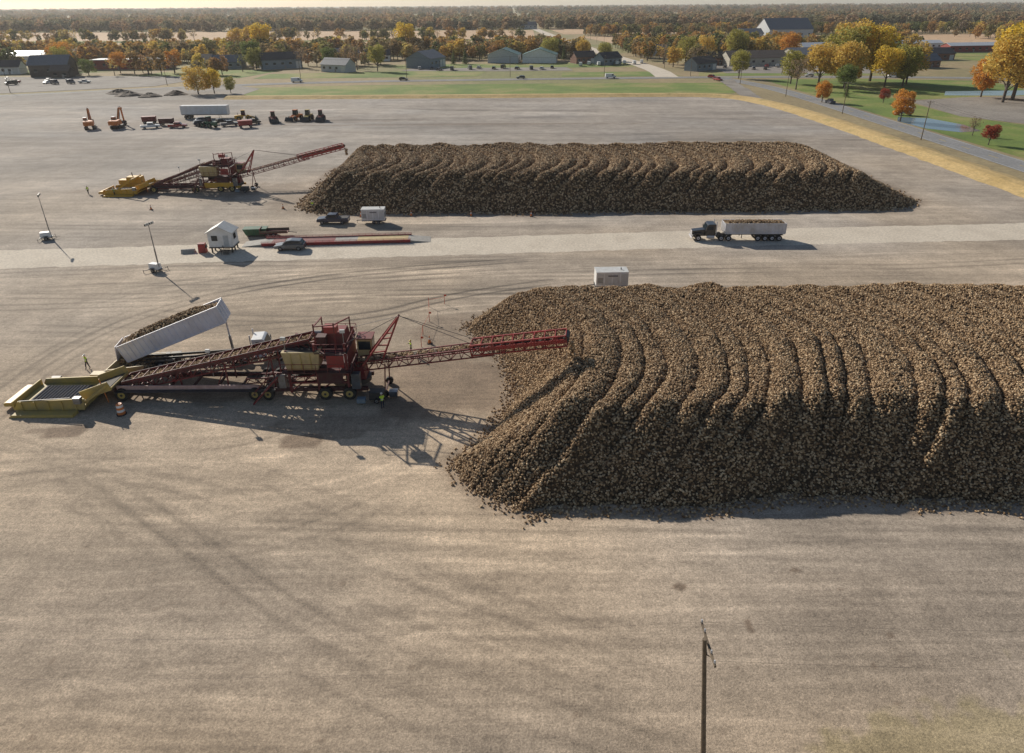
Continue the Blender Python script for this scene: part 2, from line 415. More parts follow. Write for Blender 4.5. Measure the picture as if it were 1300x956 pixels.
def seg_track(pts, gauge, w, amt, step=2.0):
    global lum
    amt *= 2.1
    P = np.array([(p.x, p.y) for p in resample(smooth_line(pts, 3), step)])
    mnx, mny = P.min(0)-4; mxx, mxy = P.max(0)+4
    ix = np.where((gx > mnx) & (gx < mxx))[0]; iy = np.where((gy > mny) & (gy < mxy))[0]
    if len(ix) < 2 or len(iy) < 2: return
    sub = np.ix_(iy, ix); XX = X[sub]; YY = Y[sub]; D = np.full(XX.shape, 99.); A = np.zeros(XX.shape); n = len(P)-1
    for i, (a, b) in enumerate(zip(P[:-1], P[1:])):
        mm = (XX > min(a[0], b[0])-3) & (XX < max(a[0], b[0])+3) & (YY > min(a[1], b[1])-3) & (YY < max(a[1], b[1])+3)
        x = XX[mm]; y = YY[mm]; v = b-a; L = (v**2).sum()+1e-9
        raw = ((x-a[0])*v[0]+(y-a[1])*v[1])/L; tt = np.clip(raw, 0, 1)
        d = np.hypot(x-a[0]-tt*v[0], y-a[1]-tt*v[1])
        if i == 0: d = np.where(raw < 0, 99., d)
        if i == n-1: d = np.where(raw > 1, 99., d)
        old = D[mm]; better = d < old; D[mm] = np.where(better, d, old)
        s_ = (i+tt)/n; A[mm] = np.where(better, s_, A[mm])
    brk = np.clip(2.2*vnoise(XX*.08+amt*99, YY*.08, 8)-.4, 0, 1.3)
    fade = np.clip(A/.15, 0, 1)*np.clip((1-A)/.15, 0, 1)
    g = np.exp(-((D-gauge)/w)**2)
    lum[sub] *= np.clip(1 + amt*g*brk*fade, .58, 1.3)
def arc(cx, cy, r, a0, a1, n=14, e=1): return [(cx+r*math.cos(rad(a0+(a1-a0)*i/n)), cy+e*r*math.sin(rad(a0+(a1-a0)*i/n))) for i in range(n+1)]
R_ = random.Random(5)
for i in range(12):   # trucks swinging round the piler and along the pile
    a0 = R_.uniform(-150, -80); seg_track(arc(-19+R_.uniform(-14, 8), 66+R_.uniform(-9, 4), R_.uniform(14, 34), a0, a0+R_.uniform(30, 60), e=R_.uniform(.7, 1.1)), .95, .26, R_.uniform(-.15, .10))
for i in range(34):
    y = R_.uniform(22, 46); x = R_.uniform(-70, -10); s_ = R_.uniform(-.22, .10); seg_track([(x, y), (x+25, y+25*s_+R_.uniform(-2, 2)), (x+60, y+50*s_+R_.uniform(-2, 2)), (x+100, y+60*s_+R_.uniform(-3, 1))], .95, .24, R_.uniform(-.16, .10))
for i in range(34):
    y = R_.uniform(88, 108); x = R_.uniform(-90, 10); seg_track([(x, y+R_.uniform(-5, 1)), (x+25, y), (x+55, y+R_.uniform(-1, 3)), (x+90, y+R_.uniform(0, 5))], .95, .3, R_.uniform(-.16, .14))
for i in range(18):
    y = R_.uniform(124, 134); x = R_.uniform(-110, 10); seg_track([(x, y+R_.uniform(-4, 4)), (x+30, y+R_.uniform(-2, 2)), (x+80, y+R_.uniform(-1, 3))], .95, .5, R_.uniform(-.16, .14), 4)
for i in range(30):
    y = R_.uniform(190, 300); x = R_.uniform(-200, 40); seg_track([(x, y+R_.uniform(-14, 14)), (x+30, y), (x+90, y+R_.uniform(-14, 14))], .95, .9, R_.uniform(-.2, .14), 5)
for i in range(12):   # access along the pile left, turning up to the road
    x = R_.uniform(-74, -54); seg_track([(x, 50), (x+R_.uniform(-3, 3), 75), (x+8, 92), (x+30, 102), (x+60, 108)], .95, .3, R_.uniform(-.18, .1))
for i in range(12): seg_track([(-80, 40+i*2.4), (-50, 50+i*.9-R_.uniform(0, 3)), (-30, 54-i+R_.uniform(-1, 1)), (-12, 44-i*1.4), (12, 32-i)], .95, .25, R_.uniform(-.14, .08))
for i in range(8): seg_track([(-66, 92-i*2), (-42, 86-i*1.2), (-20, 84+R_.uniform(-3, 2)), (-9, 92), (8, 98)], .95, .28, R_.uniform(-.17, .1))
dirt = np.zeros(X.shape)
def blob(cx, cy, rx, ry, a, p=2, rot=0):
    c, s = math.cos(rot), math.sin(rot); u = ((X-cx)*c+(Y-cy)*s)/rx; v = (-(X-cx)*s+(Y-cy)*c)/ry
    n = .35*(vnoise(X*.9, Y*.9, 12)-.5) + .5*(vnoise(X*.25, Y*.25, 13)-.5)
    d = (np.abs(u)**p+np.abs(v)**p)**(1/p) + n
    np.maximum(dirt, a*np.clip((1.05-d)*3.2, 0, 1), out=dirt)
blob(-44.5, 57.3, 2.1, 1.25, .75, 5, .15); blob(-20.5, 55.3, 2.0, 1.2, .75, 5); blob(-17, 56.3, 3.4, .9, .45, 3, .2); blob(-47.5, 57.4, 1.1, .5, .5, 3)
blob(-26, 67, 24, 5.0, .5); blob(-7, 66, 9, 9, .6); blob(-12, 71, 7, 4, .55); blob(-8, 80, 5, 6, .4)
blob(-70, 157, 30, 7, .45); blob(-44, 150, 10, 14, .4); blob(-18, 58, 8, 2, .3); blob(12, 36.5, .6, .35, .8); blob(16, 33, .3, .8, .7); blob(21, 38, .5, .3, .7)
blob(-30, 250, 90, 2.2, .5); blob(-95, 262, 60, 12, .35); blob(-150, 215, 60, 20, .25)
for i in range(60): blob(R_.uniform(-34, 30), R_.uniform(24, 46), R_.uniform(.1, .35), R_.uniform(.08, .3), R_.uniform(.2, .6))
for f, r0 in ((near_f, 2.), (far_f, 3.)):
    mm = (Y > 38) & (Y < 192) & (X > -60)
    g = np.zeros(X.shape); x = X[mm]; y = Y[mm]
    g[mm] = np.stack([f(x+a, y+b) for a, b in ((0, 0), (r0, 0), (-r0, 0), (0, r0), (0, -r0))]).max(0)
    dirt = np.maximum(dirt, .45*np.clip(g+.2, 0, 1))
dc = np.array([.17, .115, .075])
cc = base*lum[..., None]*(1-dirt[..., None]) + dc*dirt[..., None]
def grassy(x, y): return vnoise(x*.5, y*.5, 30)*.9 + .7*vnoise(x*2, y*2, 31) - 1.0 + np.clip((x-22)/10, -1, .6) - np.clip((y-26.5)/2., -1, 1)*.9
gr = np.clip(grassy(X, Y)*1.0, 0, .4)*(X > 14)*(Y < 31)
cc = cc*(1-gr[..., None]) + np.array([.38, .31, .12])*gr[..., None]
YARD, nt, p, o = _nt('compacted_gravel')
at = N(nt, 'ShaderNodeAttribute'); at.attribute_name = 'Col'
c = at.outputs['Color']
for sc, lo, hi, ms in ((.35, .87, 1.11, None), (2.2, .79, 1.19, None), (7, .66, 1.32, None), (20, .70, 1.30, None), (1., .88, 1.12, (.06, 1.3, 1)), (.12, .89, 1.09, None)):
    c = mixc(nt, 1., c, ramp(nt, noise_tex(nt, sc, 5, .7, ms), [(.34, lo), (.66, hi)]), 'MULTIPLY')
nt.links.new(c, p.inputs['Base Color']); p.inputs['Roughness'].default_value = .95
bp = N(nt, 'ShaderNodeBump'); bp.inputs['Strength'].default_value = .6; bp.inputs['Distance'].default_value = .07
nt.links.new(noise_tex(nt, 6, 6, .75), bp.inputs['Height']); nt.links.new(bp.outputs[0], p.inputs['Normal'])
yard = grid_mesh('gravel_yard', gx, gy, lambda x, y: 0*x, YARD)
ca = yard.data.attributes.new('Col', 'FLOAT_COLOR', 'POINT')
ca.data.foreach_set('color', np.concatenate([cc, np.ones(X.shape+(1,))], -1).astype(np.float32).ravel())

# roads
ribbon('gravel_road', [(-160, 104), (-86, 109.5), (-34, 113), (21, 117), (60, 119.5), (94, 121), (128, 123)], 9.6, .004, LGRAV, jag=.3, step=1.2)
hw = [(-700, 230), (-400, 300), (-244, 346), (-180, 378), (-109, 404), (1, 412), (114, 417), (200, 412), (278, 398), (420, 350), (700, 240)]
road = ribbon('highway_road', hw, 10, -.22, ASPH, step=8)
ribbon('centre_line', hw, .3, -.21, PYEL, step=8, parent=road)
for s in (-4.3, 4.3): ribbon('edge_line', hw, .2, -.21, PWHITE, step=8, off=s, parent=road)
hw2 = [(118, 412), (127, 380), (132, 340), (132.5, 250), (131.5, 170), (131, 60), (131, -60)]
road = ribbon('side_road', hw2, 9, -.20, ASPH, step=4)
ribbon('centre_line', hw2, .22, -.19, PYEL, step=4, parent=road, dash=(3, 1))
for s in (-4, 4): ribbon('edge_line', hw2, .16, -.19, PWHITE, step=4, off=s, parent=road)
hw3 = [(90, 418), (94, 470), (80, 620), (60, 900), (41, 1295), (20, 2000)]
road = ribbon('country_road', hw3, 13, -.185, LGRAV, step=12)
ribbon('entrance_drive', [(104, 300), (112, 350), (118, 400)], 8, .01, DGRAV, jag=.4)

# land cover
sheet('grass_strip', [(-137, 376), (-125, 338), (-60, 336), (50, 336), (104, 338), (112, 350), (113, 386), (0, 388), (-100, 384)], -.25, GRASS)
berm = [(-1, -.25), (-.6, .3), (-.2, .9), (.2, .95), (.6, .35), (1, -.25)]
ribbon('straw_berm', [(-130, 331), (-60, 330), (40, 330), (85, 330), (103, 320), (111, 290), (114, 250), (115, 190), (115.5, 128.5)], 13, .03, STRAW, jag=.6, step=3, prof=berm)
ribbon('straw_berm', [(115.5, 117), (116, 60), (116, -30)], 12, .03, STRAW, jag=.6, step=3, prof=berm)
sheet('grass_verge', [(108, -40), (260, -40), (260, 392), (200, 404), (120, 404), (112, 345), (108, 330)], -.26, BROWNF)
sheet('lawn', [(138, 40), (205, 60), (215, 190), (180, 236), (166, 262), (168, 310), (240, 322), (255, 385), (185, 404), (139, 400)], -.24, GRASS)
sheet('gravel_lot', [(166, 262), (182, 238), (216, 196), (300, 205), (310, 330), (200, 318), (170, 306)], -.225, DGRAV)
sheet('pond', [(137.5, 252), (139, 236), (146, 228), (154, 230), (156, 243), (152, 258), (143, 262)], -.215, WATER)
sheet('pond', [(196, 325), (225, 322), (250, 330), (245, 342), (205, 340)], -.215, WATER)
sheet('gravel_lot', [(-420, 320), (-128, 329), (-128, 372), (-150, 392), (-190, 372), (-250, 342), (-420, 290)], -.2, DGRAV)
sheet('gravel_lot', [(-420, 330), (-250, 360), (-190, 388), (-178, 440), (-250, 450), (-420, 440)], -.2, DGRAV)
for i, q in enumerate([[(-150, 425), (-20, 430), (-15, 462), (-60, 470), (-150, 456)], [(-75, 492), (-15, 486), (85, 490), (83, 535), (30, 530), (-90, 520)], [(-230, 450), (-160, 430), (-150, 480), (-220, 500)], [(-420, 480), (-300, 465), (-260, 480), (-420, 520)], [(100, 425), (84, 424), (30, 426), (32, 452), (86, 456)], [(110, 425), (220, 420), (215, 440), (115, 445)], [(330, 500), (700, 480), (700, 590), (340, 600)], [(260, 300), (600, 240), (600, 420), (300, 400)]]):
    sheet('lawn', q, -.24-.002*i, GRASS)
sheet('parking_lot', [(-70, 470), (-5, 464), (40, 466), (38, 492), (-66, 490)], -.21, DGRAV)
sheet('parking_lot', [(130, 440), (230, 430), (240, 500), (135, 505)], -.21, DGRAV)
sheet('harvested_field', [(-1000, 1260), (-760, 640), (-227, 650), (25, 655), (38, 1215), (-315, 1235)], -.2, FIELD)
sheet('grass_field', [(-1000, 900), (-600, 880), (-120, 860), (26, 870), (26, 905), (-150, 905), (-1000, 960)], -.19, GRASS)
sheet('harvested_field', [(110, 780), (560, 740), (700, 800), (640, 960), (90, 960)], -.2, FIELD)
sheet('harvested_field', [(75, 1040), (900, 1050), (900, 1250), (65, 1250)], -.2, FIELD)

# ------------------------------------------------------------------ trees
def tree_mesh(name, h, cr, nl, ls, seed, leafm, low=.32, blobs=10, bare=0.):
    r = np.random.default_rng(seed); b = B(); zc = h*(low+1)/2; rz = h*(1-low)/2
    b.cyl('t', (0, 0, -.3), (0, 0, h*.5), h*.024, BARK, 7, h*.014); b.cyl('t', (0, 0, h*.5), (0, 0, h*.86), h*.014, BARK, 6, h*.003)
    C = []
    for i in range(blobs):
        a = 2.4*i + r.uniform(-.4, .4); u = (i+.5)/blobs; z = zc + rz*(2*u-1)*.72; q = cr*math.sqrt(max(.05, 1-((z-zc)/rz)**2))*.62*r.uniform(.7, 1.25)
        c = np.array([q*math.cos(a), q*math.sin(a), z]); C.append(c)
        s0 = (0, 0, max(h*.16, z - q*.9 - h*.05)); b.cyl('t', s0, tuple(c), h*.009, BARK, 5, h*.002)
        for _ in range(3 if bare else 1):
            e = c + r.normal(0, cr*.25, 3); b.cyl('t', tuple(c*.6+np.array(s0)*.4), tuple(e), h*.005, BARK, 4, h*.001)
    C = np.array(C); k = r.integers(0, blobs, nl); br = cr*r.uniform(.28, .52, blobs)
    d = r.normal(0, 1, (nl, 3)); d /= np.linalg.norm(d, axis=1)[:, None]
    p = C[k] + d*(br[k]*r.uniform(.4, 1.15, nl)**.7)[:, None]*np.array([1, 1, .8])
    n = r.normal(0, 1, (nl, 3)) + d*.8; n /= np.linalg.norm(n, axis=1)[:, None]
    u = np.cross(n, [0.13, .3, 1.]); u /= np.linalg.norm(u, axis=1)[:, None]; w = np.cross(n, u)
    s = ls*r.uniform(.55, 1.2, nl)[:, None]; u = u*s; w = w*s*.7
    V = np.stack([p-u, p-w, p+u, p+w], 1).reshape(-1, 3)
    P = b.parts['t']; o = len(P['v'])
    vs = [tuple(v) for v in P['v']] + [tuple(v) for v in V]; fs = P['f'] + [(o+4*i, o+4*i+1, o+4*i+2, o+4*i+3) for i in range(nl)]
    return new_mesh_obj(name, vs, fs, [BARK, leafm], [0]*len(P['f'])+[1]*nl)
hero = [tree_mesh('t%d' % i, 20, 7.5+.6*(i % 3), 4200, .48, 40+i, LEAFC, low=(.14, .25, .10, .3)[i], blobs=16+i).data for i in range(4)]
thin = tree_mesh('tb', 16, 5.5, 500, .4, 77, LEAFC, blobs=12, bare=1).data
def conif(name, seed, leafm):
    r = np.random.default_rng(seed); b = B(); b.cyl('t', (0, 0, -.3), (0, 0, 13), .22, BARK, 6, .04); nl = 900
    z = 1.2+12.3*(1-np.sqrt(r.random(nl))); a = r.uniform(0, 6.28, nl); q = (14-z)*.27*r.uniform(.35, 1, nl)*(1+.15*np.sin(z*5))
    p = np.stack([q*np.cos(a), q*np.sin(a), z-.25*q], 1); u = np.stack([np.cos(a), np.sin(a), -.35+0*a], 1)*.5; w = np.stack([-np.sin(a), np.cos(a), 0*a], 1)*.33
    V = np.stack([p-u, p-w, p+u, p+w], 1).reshape(-1, 3); P = b.parts['t']; o = len(P['v'])
    return new_mesh_obj(name, [tuple(v) for v in P['v']]+[tuple(v) for v in V], P['f']+[(o+4*i, o+4*i+1, o+4*i+2, o+4*i+3) for i in range(nl)], [BARK, leafm], [0]*len(P['f'])+[1]*nl)
con = conif('c', 3, LEAFC).data
def put_tree(x, y, h, col, kind, k=None):
    me = con if kind == 'spruce_tree' else (thin if kind == 'bare_tree' else hero[random.randrange(4) if k is None else k])
    hh = {'spruce_tree': 14, 'bare_tree': 16}.get(kind, 20)
    o = bpy.data.objects.new(kind, me); COL.objects.link(o); o.location = (x, y, -.28); s = h/hh
    o.scale = (s*random.uniform(.9, 1.15), s*random.uniform(.9, 1.15), s); o.rotation_euler = (0, 0, random.uniform(0, 6.28)); o.color = (*col, 1)
YL = (.80, .58, .08); OR = (.72, .36, .07); RD = (.42, .09, .05); GO = (.72, .50, .12); GN = (.20, .25, .07); OL = (.44, .40, .10); BR = (.36, .25, .15)
for x, y, h, c, k in [
    (-151, 350, 13, GO, 'maple_tree'), (-144, 352, 12, YL, 'maple_tree'), (-136, 352, 8, OL, 'maple_tree'), (-207, 620, 26, YL, 'maple_tree'), (-222, 640, 24, GO, 'maple_tree'), (-238, 650, 22, GO, 'maple_tree'), (-88, 630, 26, YL, 'maple_tree'),
    (132, 304, 9, OR, 'maple_tree'), (138.5, 252, 11, OR, 'maple_tree'), (141, 206, 6, RD, 'maple_tree'), (146, 222, 6, BR, 'bare_tree'),
    (128, 408, 15, OL, 'maple_tree'), (139, 352, 15, BR, 'bare_tree'), (146, 378, 17, OL, 'maple_tree'), (158, 372, 20, GO, 'maple_tree'), (166, 360, 22, GO, 'maple_tree'), (174, 384, 28, OL, 'maple_tree'), (182, 392, 30, GO, 'maple_tree'), (192, 388, 29, YL, 'maple_tree'), (186, 360, 19, YL, 'maple_tree'), (196, 362, 20, OL, 'maple_tree'), (203, 372, 20, GO, 'maple_tree'),
    (160, 346, 12, GN, 'maple_tree'), (206, 300, 27, GO, 'maple_tree'), (214, 306, 30, YL, 'maple_tree'), (224, 312, 29, YL, 'maple_tree'), (217, 286, 18, BR, 'bare_tree'), (236, 306, 30, GO, 'maple_tree'), (208, 318, 16, OR, 'maple_tree'), (232, 280, 24, YL, 'maple_tree'), (250, 300, 26, OR, 'maple_tree'),
    (-123, 500, 13, GN, 'maple_tree'), (-112, 505, 15, BR, 'bare_tree'), (-85, 470, 16, OL, 'maple_tree'), (-100, 480, 16, BR, 'bare_tree'), (-140, 495, 14, BR, 'bare_tree'), (-175, 500, 18, GN, 'maple_tree'), (-170, 492, 14, OL, 'maple_tree'), (-215, 470, 14, OR, 'maple_tree'), (-228, 462, 12, BR, 'bare_tree'), (-250, 470, 13, OR, 'maple_tree'), (-292, 480, 16, OL, 'maple_tree'), (-305, 500, 18, OR, 'maple_tree'), (-262, 455, 10, GN, 'maple_tree'),
    (-40, 520, 10, GN, 'spruce_tree'), (-32, 524, 11, GN, 'spruce_tree'), (30, 560, 16, OL, 'maple_tree'), (41, 563, 10, GN, 'spruce_tree'), (56, 570, 14, GO, 'maple_tree'), (70, 545, 13, OL, 'maple_tree'), (118, 470, 14, BR, 'bare_tree'), (124, 520, 18, OL, 'maple_tree'), (140, 530, 18, GO, 'maple_tree'), (165, 540, 22, OL, 'maple_tree'), (200, 530, 20, OR, 'maple_tree'), (250, 520, 24, GO, 'maple_tree'), (283, 540, 16, GN, 'spruce_tree'), (150, 322, 7, GN, 'spruce_tree'), (156, 300, 6, RD, 'maple_tree')]:
    put_tree(x, y, h, c, k)

woods = bpy.data.collections.new('woodland_kinds')
for i in range(5): woods.objects.link(tree_mesh('woodland_tree', 14, 5+.5*(i % 3), 420, .9, 100+i, LEAFR, low=.12+.04*(i % 3), blobs=9))
for i in range(4): woods.objects.link(tree_mesh('woodland_tree', 13, 4.6, 110, .55, 120+i, LEAFR, low=.3, blobs=9, bare=1))
woodsf = bpy.data.collections.new('far_woodland_kinds')
for i in range(5): woodsf.objects.link(tree_mesh('far_tree', 17, 8, 260, 1.9, 140+i, LEAFFAR, low=.02, blobs=9))
clear = [(-365, 545, 30), (-280, 458, 35), (-260, 500, 38), (-191, 492, 22), (-156, 490, 22), (-57, 485, 34), (0, 500, 52), (30, 530, 48), (311, 840, 60), (311, 780, 50), (311, 700, 40), (180, 480, 40), (239, 560, 35), (306, 525, 40), (392, 600, 60), (350, 460, 50), (450, 560, 60)]
extra_houses = [(-330, 640), (-480, 560), (-100, 560), (-130, 585), (60, 650), (120, 600), (180, 620), (290, 620), (230, 680), (420, 480), (520, 520), (360, 420), (560, 640), (52, 525), (68, 512), (-110, 470), (-215, 520), (-320, 470), (265, 470), (120, 462)]
clear += [(x, y-6, 17) for x, y in extra_houses]
def ok(x, y, extra=()):
    m = np.ones(len(x), bool)
    for cx, cy, r in clear: m &= np.hypot(x-cx, y-cy) > r
    rx = np.interp(y, [418, 470, 620, 900, 1295, 2000], [90, 94, 80, 60, 41, 20]); m &= np.abs(x-rx) > 14
    return m
def wood(name, parts, coll, sc=(.6, 1.2)):
    xs = []; ys = []
    for (x0, x1, y0, y1, n, th) in parts:
        x = rng.uniform(x0, x1, n); y = rng.uniform(y0, y1, n); m = ok(x, y) & (vnoise(x*.015+50, y*.02+50, 60) > th); xs.append(x[m]); ys.append(y[m])
    x = np.concatenate(xs); y = np.concatenate(ys); n = len(x); s = rng.uniform(*sc, n)
    scatter(name, np.stack([x, y, np.full(n, -.3)], 1), np.stack([0*x, 0*x, rng.uniform(0, 6.28, n)], 1), np.stack([s*rng.uniform(.9, 1.2, n), s*rng.uniform(.9, 1.2, n), s], 1), coll)
wood('autumn_woodland', [(-700, -330, 470, 610, 480, .25), (-560, 20, 560, 645, 1000, .15), (-330, -90, 505, 600, 330, .3), (-330, -170, 440, 500, 60, .35), (100, 260, 540, 720, 330, .3), (100, 700, 600, 720, 480, .35), (330, 700, 400, 560, 180, .45), (100, 900, 960, 1040, 700, .2), (260, 420, 290, 420, 60, .4), (520, 900, 700, 900, 400, .3), (-10, 62, 570, 660, 160, .2), (-700, 20, 900, 915, 200, .4), (100, 130, 440, 600, 40, .2)], woods, (.55, 1.15))
parts = []
for y, n in ((1250, 330), (1280, 330), (1330, 330), (1400, 360), (1500, 380), (1650, 380), (1800, 380), (2050, 400), (2350, 400), (2700, 420), (3200, 450), (3900, 480), (4800, 520), (6200, 600), (8000, 700)):
    parts.append((-y*.95, y*.95, y-12, y+y*.03, n, .2 if y < 3000 else -1))
wood('distant_treeline', parts, woodsf, (.75, 1.25))
parts = [(-y*.9, y*.9, y-50, y+150, 900, -1) for y in (3500, 5000, 7000)]
wood('distant_treeline', parts, woodsf, (1.1, 1.7))

# ------------------------------------------------------------------ buildings
def building(name, x, y, L, W, h, rh, rz, wall, roof, win=4, doors=1, garage=0, flat=False, over=.5):
    b = B()
    if flat:
        b.box('walls', (0, 0, h/2), (L, W, h), wall); b.box('roof', (0, 0, h+.15), (L+.4, W+.4, .3), roof); b.box('roof_unit', (L*.2, 0, h+.8), (2.5, 2, 1), STEEL)
    else:
        b.box('walls', (0, 0, h/2), (L, W, h), wall)
        for s in (-1, 1): b.add('walls', [(s*L/2, -W/2, h), (s*L/2, W/2, h), (s*L/2, 0, h+rh)], [(0, 1, 2)], wall)
        k = rh/(W/2)
        for s in (-1, 1):
            e = W/2+over
            b.add('roof', [(-L/2-over, s*e, h-over*k), (L/2+over, s*e, h-over*k), (L/2+over, 0, h+rh), (-L/2-over, 0, h+rh), (-L/2-over, s*e, h-over*k+.18), (L/2+over, s*e, h-over*k+.18), (L/2+over, 0, h+rh+.18), (-L/2-over, 0, h+rh+.18)], [(0, 1, 2, 3), (4, 5, 6, 7), (0, 1, 5, 4), (0, 3, 7, 4), (1, 2, 6, 5)], roof)
    for s in (-1, 1):
        for i in range(win):
            wx = -L/2 + L*(i+.5)/win; b.box('windows', (wx, s*W/2, h*.55), (min(1.8, L/win*.45), .12, min(1.4, h*.35)), GLS); b.box('window_frames', (wx, s*W/2, h*.55-min(.8, h*.2)), (min(2., L/win*.5), .2, .12), WHITE2)
    for i in range(doors): b.box('door', (-L/2 + L*(i+1)/(doors+1)+1.6, -W/2, 1.05), (1.1, .16, 2.1), DOOR)
    for i in range(garage): b.box('garage_door', (L/2-2.5-i*4.2, -W/2, h*.38), (3.3, .18, h*.76), WHITE2)
    b.box('foundation', (0, 0, -.1), (L+.3, W+.3, .4), CONC)
    return b.done(name, (x, y, -.2), rz)
building('warehouse', -365, 556, 46, 20, 6, 3, .1, WHITE, ROOFW, 6, 1, 2)
building('warehouse', -330, 575, 22, 16, 7, 3, .1, BARN, ROOFD, 4)
building('old_barn', -281, 452, 22, 14, 7, 5, .15, BARN, ROOFG, 3, 1, 0)
building('old_barn', -270, 442, 10, 9, 4, 3, .15, BARN, ROOFB, 2)
building('shop_building', -258, 504, 50, 16, 6, 0, .05, REDMETAL, ROOFW, 8, 2, 2, flat=True)
building('farm_house', -191, 500, 20, 12, 4.5, 4, .1, SIDE2, ROOFG, 4)
building('farm_house', -156, 500, 26, 14, 6, 4, .5, SIDE2, ROOFD, 5, 1, 1)
building('farm_house', -168, 508, 12, 10, 4, 3, .1, SIDE1, ROOFD, 3)
building('metal_shed', -57, 500, 23, 18, 6, 4.5, 1.2, SIDE2, ROOFG, 4, 1, 2)
building('metal_shed', -4, 540, 20, 22, 5.5, 4, 1.45, SIDE3, ROOFGR, 3, 1, 1)
building('metal_shed', 22, 537, 20, 24, 5.5, 4, 1.45, WHITE, ROOFGR, 3, 1, 2)
building('church_building', 311, 850, 52, 34, 11, 11, .15, SIDE3, ROOFG, 6, 2)
building('church_building', 268, 838, 26, 18, 7, 5, .15, SIDE3, ROOFG, 4, 1)
building('store_building', 165, 500, 40, 18, 5, 4, .1, SIDE1, ROOFB, 6, 2)
building('store_building', 205, 512, 30, 20, 6, 4, .25, SIDE1, ROOFG, 5, 1, 1)
building('store_building', 239, 575, 34, 20, 6, 4, .2, SIDE3, ROOFW, 5, 1, 1)
building('farm_house', 140, 505, 14, 10, 4.5, 3.5, .3, BRICK, ROOFB, 4)
building('brick_house', 306, 535, 26, 14, 4.5, 3.5, .15, BRICK, ROOFD, 5, 1, 1)
building('mobile_home', 392, 620, 60, 12, 5, 2, .12, REDMETAL, ROOFW, 10, 2)
building('mobile_home', 470, 600, 60, 12, 5, 2, .12, REDMETAL, ROOFW, 10, 2)
building('mobile_home', 360, 660, 44, 12, 5, 2, .1, WHITE, ROOFW, 8, 2)
building('farm_house', 30, 1280, 30, 14, 6, 5, .3, SIDE3, ROOFG, 4)
for i, (x, y) in enumerate(extra_houses): building('farm_house', x, y, 13+i % 4*2.5, 9.5, 4.5, 3.5, .3*(i % 5)-.5, (SIDE3, SIDE1, WHITE, BRICK, SIDE2)[i % 5], (ROOFG, ROOFB, ROOFD)[i % 3], 4, 1, i % 2)

# ------------------------------------------------------------------ vehicles
def car(name, x, y, rz, paint, kind='suv', z=0):
    b = B(); W = .92
    if kind == 'pickup':
        b.prism('body', [(-2.8, .45), (2.7, .4), (2.75, .95), (1.35, 1.12), (-2.8, 1.12)], -W, W, paint)
        b.prism('cabin', [(-.9, 1.1), (1.35, 1.1), (.75, 1.75), (-.8, 1.78)], -W*.86, W*.86, paint)
        b.prism('side_windows', [(-.7, 1.2), (1.1, 1.2), (.65, 1.66), (-.65, 1.68)], -W*.86-.01, W*.86+.01, GLS)
        b.box('bed', (-1.85, 0, 1.125), (1.7, 1.5, .02), DSTEEL); wx = (1.8, -1.75)
        b.quad('windscreen', [(1.33, -.7, 1.15), (1.33, .7, 1.15), (.79, .66, 1.7), (.79, -.66, 1.7)], GLS)
    elif kind == 'van':
        b.prism('body', [(-2.8, .4), (2.7, .4), (2.7, 1.1), (1.9, 1.35), (1.3, 2.2), (-2.75, 2.25)], -W, W, paint)
        b.prism('side_windows', [(.5, 1.35), (1.75, 1.35), (1.2, 2.0), (.5, 2.0)], -W-.01, W+.01, GLS)
        b.quad('windscreen', [(1.93, -.8, 1.37), (1.93, .8, 1.37), (1.36, .75, 2.15), (1.36, -.75, 2.15)], GLS); wx = (1.8, -1.75)
    else:
        b.prism('body', [(-2.3, .4), (2.25, .35), (2.3, .8), (1.1, 1.0), (-2.3, 1.05)], -W, W, paint)
        b.prism('cabin', [(-2.2, 1.04), (1.15, .99), (.45, 1.58), (-.3, 1.68), (-1.8, 1.6)], -W*.84, W*.84, paint)
        b.prism('side_windows', [(-1.9, 1.12), (.85, 1.08), (.35, 1.5), (-.3, 1.58), (-1.65, 1.52)], -W*.84-.01, W*.84+.01, GLS)
        b.quad('windscreen', [(1.16, -.7, 1.02), (1.16, .7, 1.02), (.49, .64, 1.57), (.49, -.64, 1.57)], GLS)
        b.quad('rear_window', [(-2.215, -.65, 1.1), (-2.215, .65, 1.1), (-1.86, .6, 1.55), (-1.86, -.6, 1.55)], GLS); wx = (1.4, -1.4)
    L = 2.75 if kind != 'suv' else 2.3
    for s in (-1, 1):
        b.box('headlights', (L-.05, s*.65, .75), (.12, .35, .16), LAMP); b.box('tail_lights', (-L-.01, s*.78, .85), (.05, .18, .25), TAIL); b.box('mirrors', (.9, s*1.0, 1.12), (.12, .2, .14), paint)
        for q in wx: b.wheel('wheels', q, s*.82, .36, .24)
    b.box('bumpers', (L, 0, .5), (.12, 1.7, .2), DSTEEL); b.box('bumpers', (-L-.04, 0, .52), (.1, 1.7, .2), DSTEEL)
    return b.done(name, (x, y, z), rz, 1.1, bevel=.05)

